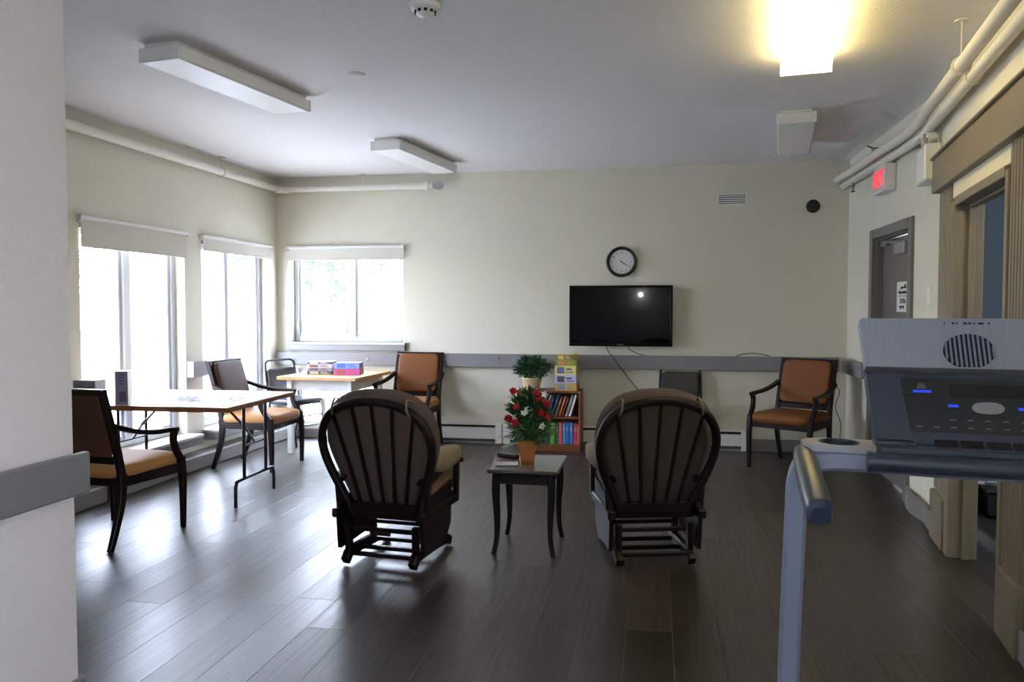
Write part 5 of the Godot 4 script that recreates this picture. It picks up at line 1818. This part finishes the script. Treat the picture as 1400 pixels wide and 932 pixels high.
		b.obar([Vector3(s * 0.372, 1.045, 0.06), Vector3(s * 0.366, 1.035, 0.14), Vector3(s * 0.352, 1.00, 0.31), Vector3(s * 0.345, 0.98, 0.37)], [Vector2(0.046, 0.062), Vector2(0.054, 0.066), Vector2(0.058, 0.066), Vector2(0.056, 0.062)], Vector3.RIGHT)
		var h := part(t, "side_handle", b, M.grip)
		b = MB.new()
		b.obar([Vector3(s * 0.345, 0.98, 0.369), Vector3(s * 0.344, 0.977, 0.378), Vector3(s * 0.343, 0.974, 0.386)], [Vector2(0.057, 0.064), Vector2(0.054, 0.06), Vector2(0.042, 0.046)], Vector3.RIGHT)
		part(h, "end_cap", b, M.navy)
	# deck, below the picture
	b = MB.new()
	b.box(Vector3(0, 0.12, 0.0), Vector3(0.86, 0.16, 0.34), 0.03)
	part(t, "motor_hood", b, M.navy)
	for s in [-1.0, 1.0]:
		b = MB.new()
		b.box(Vector3(s * 0.33, 0.13, 0.78), Vector3(0.10, 0.05, 1.24), 0.012)
		part(t, "side_rail", b, M.hull)
	b = MB.new()
	b.box(Vector3(0, 0.13, 0.78), Vector3(0.56, 0.03, 1.22), 0.01)
	part(t, "belt", b, M.black_slot)
	b = MB.new()
	for s in [-1.0, 1.0]:
		for z in [-0.12, 1.3]:
			b.box(Vector3(s * 0.34, 0.05, z), Vector3(0.06, 0.10, 0.10), 0.01)
	part(t, "feet", b, M.black_plastic)

# ------------------------------------------------------------------ behind the camera
func rear_room():
	var t := thing("flash_stand_in", "unseen lamp added on the rear wall for the flash glint in the television", "lamp", Vector3(-0.395, 1.72, 2.1), 180)  # added lamp, stands in for the camera flash mirrored in the screen
	var b := MB.new()
	b.cyl(Vector3(0, 0, 0), Vector3(0, 0, 0.02), 0.06, -1, 20)
	part(t, "stand_in_plate", b, M.white_plastic)
	# window in the right wall behind the camera
	var g := struct_node("window_5")
	g.transform = near_xf()
	var um: float = (RW[0] + RW[1]) / 2
	var vm: float = (RW[2] + RW[3]) / 2
	b = MB.new()
	for s in [-1.0, 1.0]:
		b.box(Vector3(um + s * ((RW[1] - RW[0]) / 2 - 0.03), vm, -0.12), Vector3(0.06, RW[3] - RW[2], 0.07), 0.005)
		b.box(Vector3(um, vm + s * ((RW[3] - RW[2]) / 2 - 0.03), -0.12), Vector3(RW[1] - RW[0] - 0.12, 0.06, 0.07), 0.005)
	part(g, "window_frame", b, M.white_frame)
	b = MB.new()
	b.box(Vector3(um, vm, -0.12), Vector3(0.07, RW[3] - RW[2] - 0.12, 0.06), 0.004)
	part(g, "mullion", b, M.white_frame)
	for s in [-1.0, 1.0]:
		b = MB.new()
		b.box(Vector3(um + s * ((RW[1] - RW[0]) / 4 - 0.012), vm, -0.12), Vector3((RW[1] - RW[0]) / 2 - 0.095, RW[3] - RW[2] - 0.12, 0.006))
		part(g, "pane", b, M.glass)
	b = MB.new()
	b.cyl(Vector3(0, 0, 0.02), Vector3(0, 0, 0.07), 0.015)
	part(t, "stem", b, M.white_plastic)
	b = MB.new()
	b.pillow(Vector3(0, 0, 0.11), Vector3(0.11, 0.11, 0.11), 1.0, 1.0, Basis(), 20, 12)
	part(t, "flash_glow", b, glow(Color(0.92, 0.95, 1.0), 220.0))
	var l := OmniLight3D.new()
	l.name = "flash_stand_in_light"
	l.light_color = Color(0.90, 0.94, 1.0)
	l.light_energy = 0.10
	l.light_size = 0.06
	l.omni_range = 16.0
	l.omni_attenuation = 2.0
	l.shadow_enabled = true
	l.position = Vector3(0, 0, 0.11)
	t.add_child(l)

# ------------------------------------------------------------------ outside
func outside():
	var b := MB.new()
	b.box(Vector3(-20, -0.4, -20), Vector3(70, 0.2, 70))
	var keep := Vector3(0, 0, 0)
	struct_mesh("ground", b, M.ground)
	for q in [[Vector3(-7.6, -0.3, -16.5), 3.9, 1.9, "pale green tree outside the back window"], [Vector3(-12.5, -0.3, -13.0), 4.6, 2.2, "leafy tree outside the corner window"], [Vector3(-13.5, -0.3, -8.0), 3.6, 1.6, "small tree outside the window by the folding table"]]:
		var t := thing("tree", q[3], "tree", q[0])
		b = MB.new()
		var h: float = q[1]
		var r: float = q[2]
		b.tube(curve([Vector3(0, 0, 0), Vector3(0.05, h * 0.3, 0.02), Vector3(-0.04, h * 0.6, 0.05), Vector3(0.02, h * 0.9, 0)], 4), [0.14, 0.13, 0.12, 0.11, 0.10, 0.095, 0.09, 0.08, 0.07, 0.06, 0.05, 0.04, 0.03], 8)
		for k in 5:
			var a := k * 1.3
			b.tube([Vector3(0, h * (0.35 + 0.08 * k), 0), Vector3(cos(a) * r * 0.4, h * (0.48 + 0.08 * k), sin(a) * r * 0.4), Vector3(cos(a) * r * 0.75, h * (0.58 + 0.07 * k), sin(a) * r * 0.75)], [0.05, 0.035, 0.015], 6)
		part(t, "trunk", b, M.bark)
		foliage(t, "crown", Vector3(0, h * 0.68, 0), Vector3(r, h * 0.32, r), 2600, 0.22, 0.14, M.tree_leaf, int(h * 10))
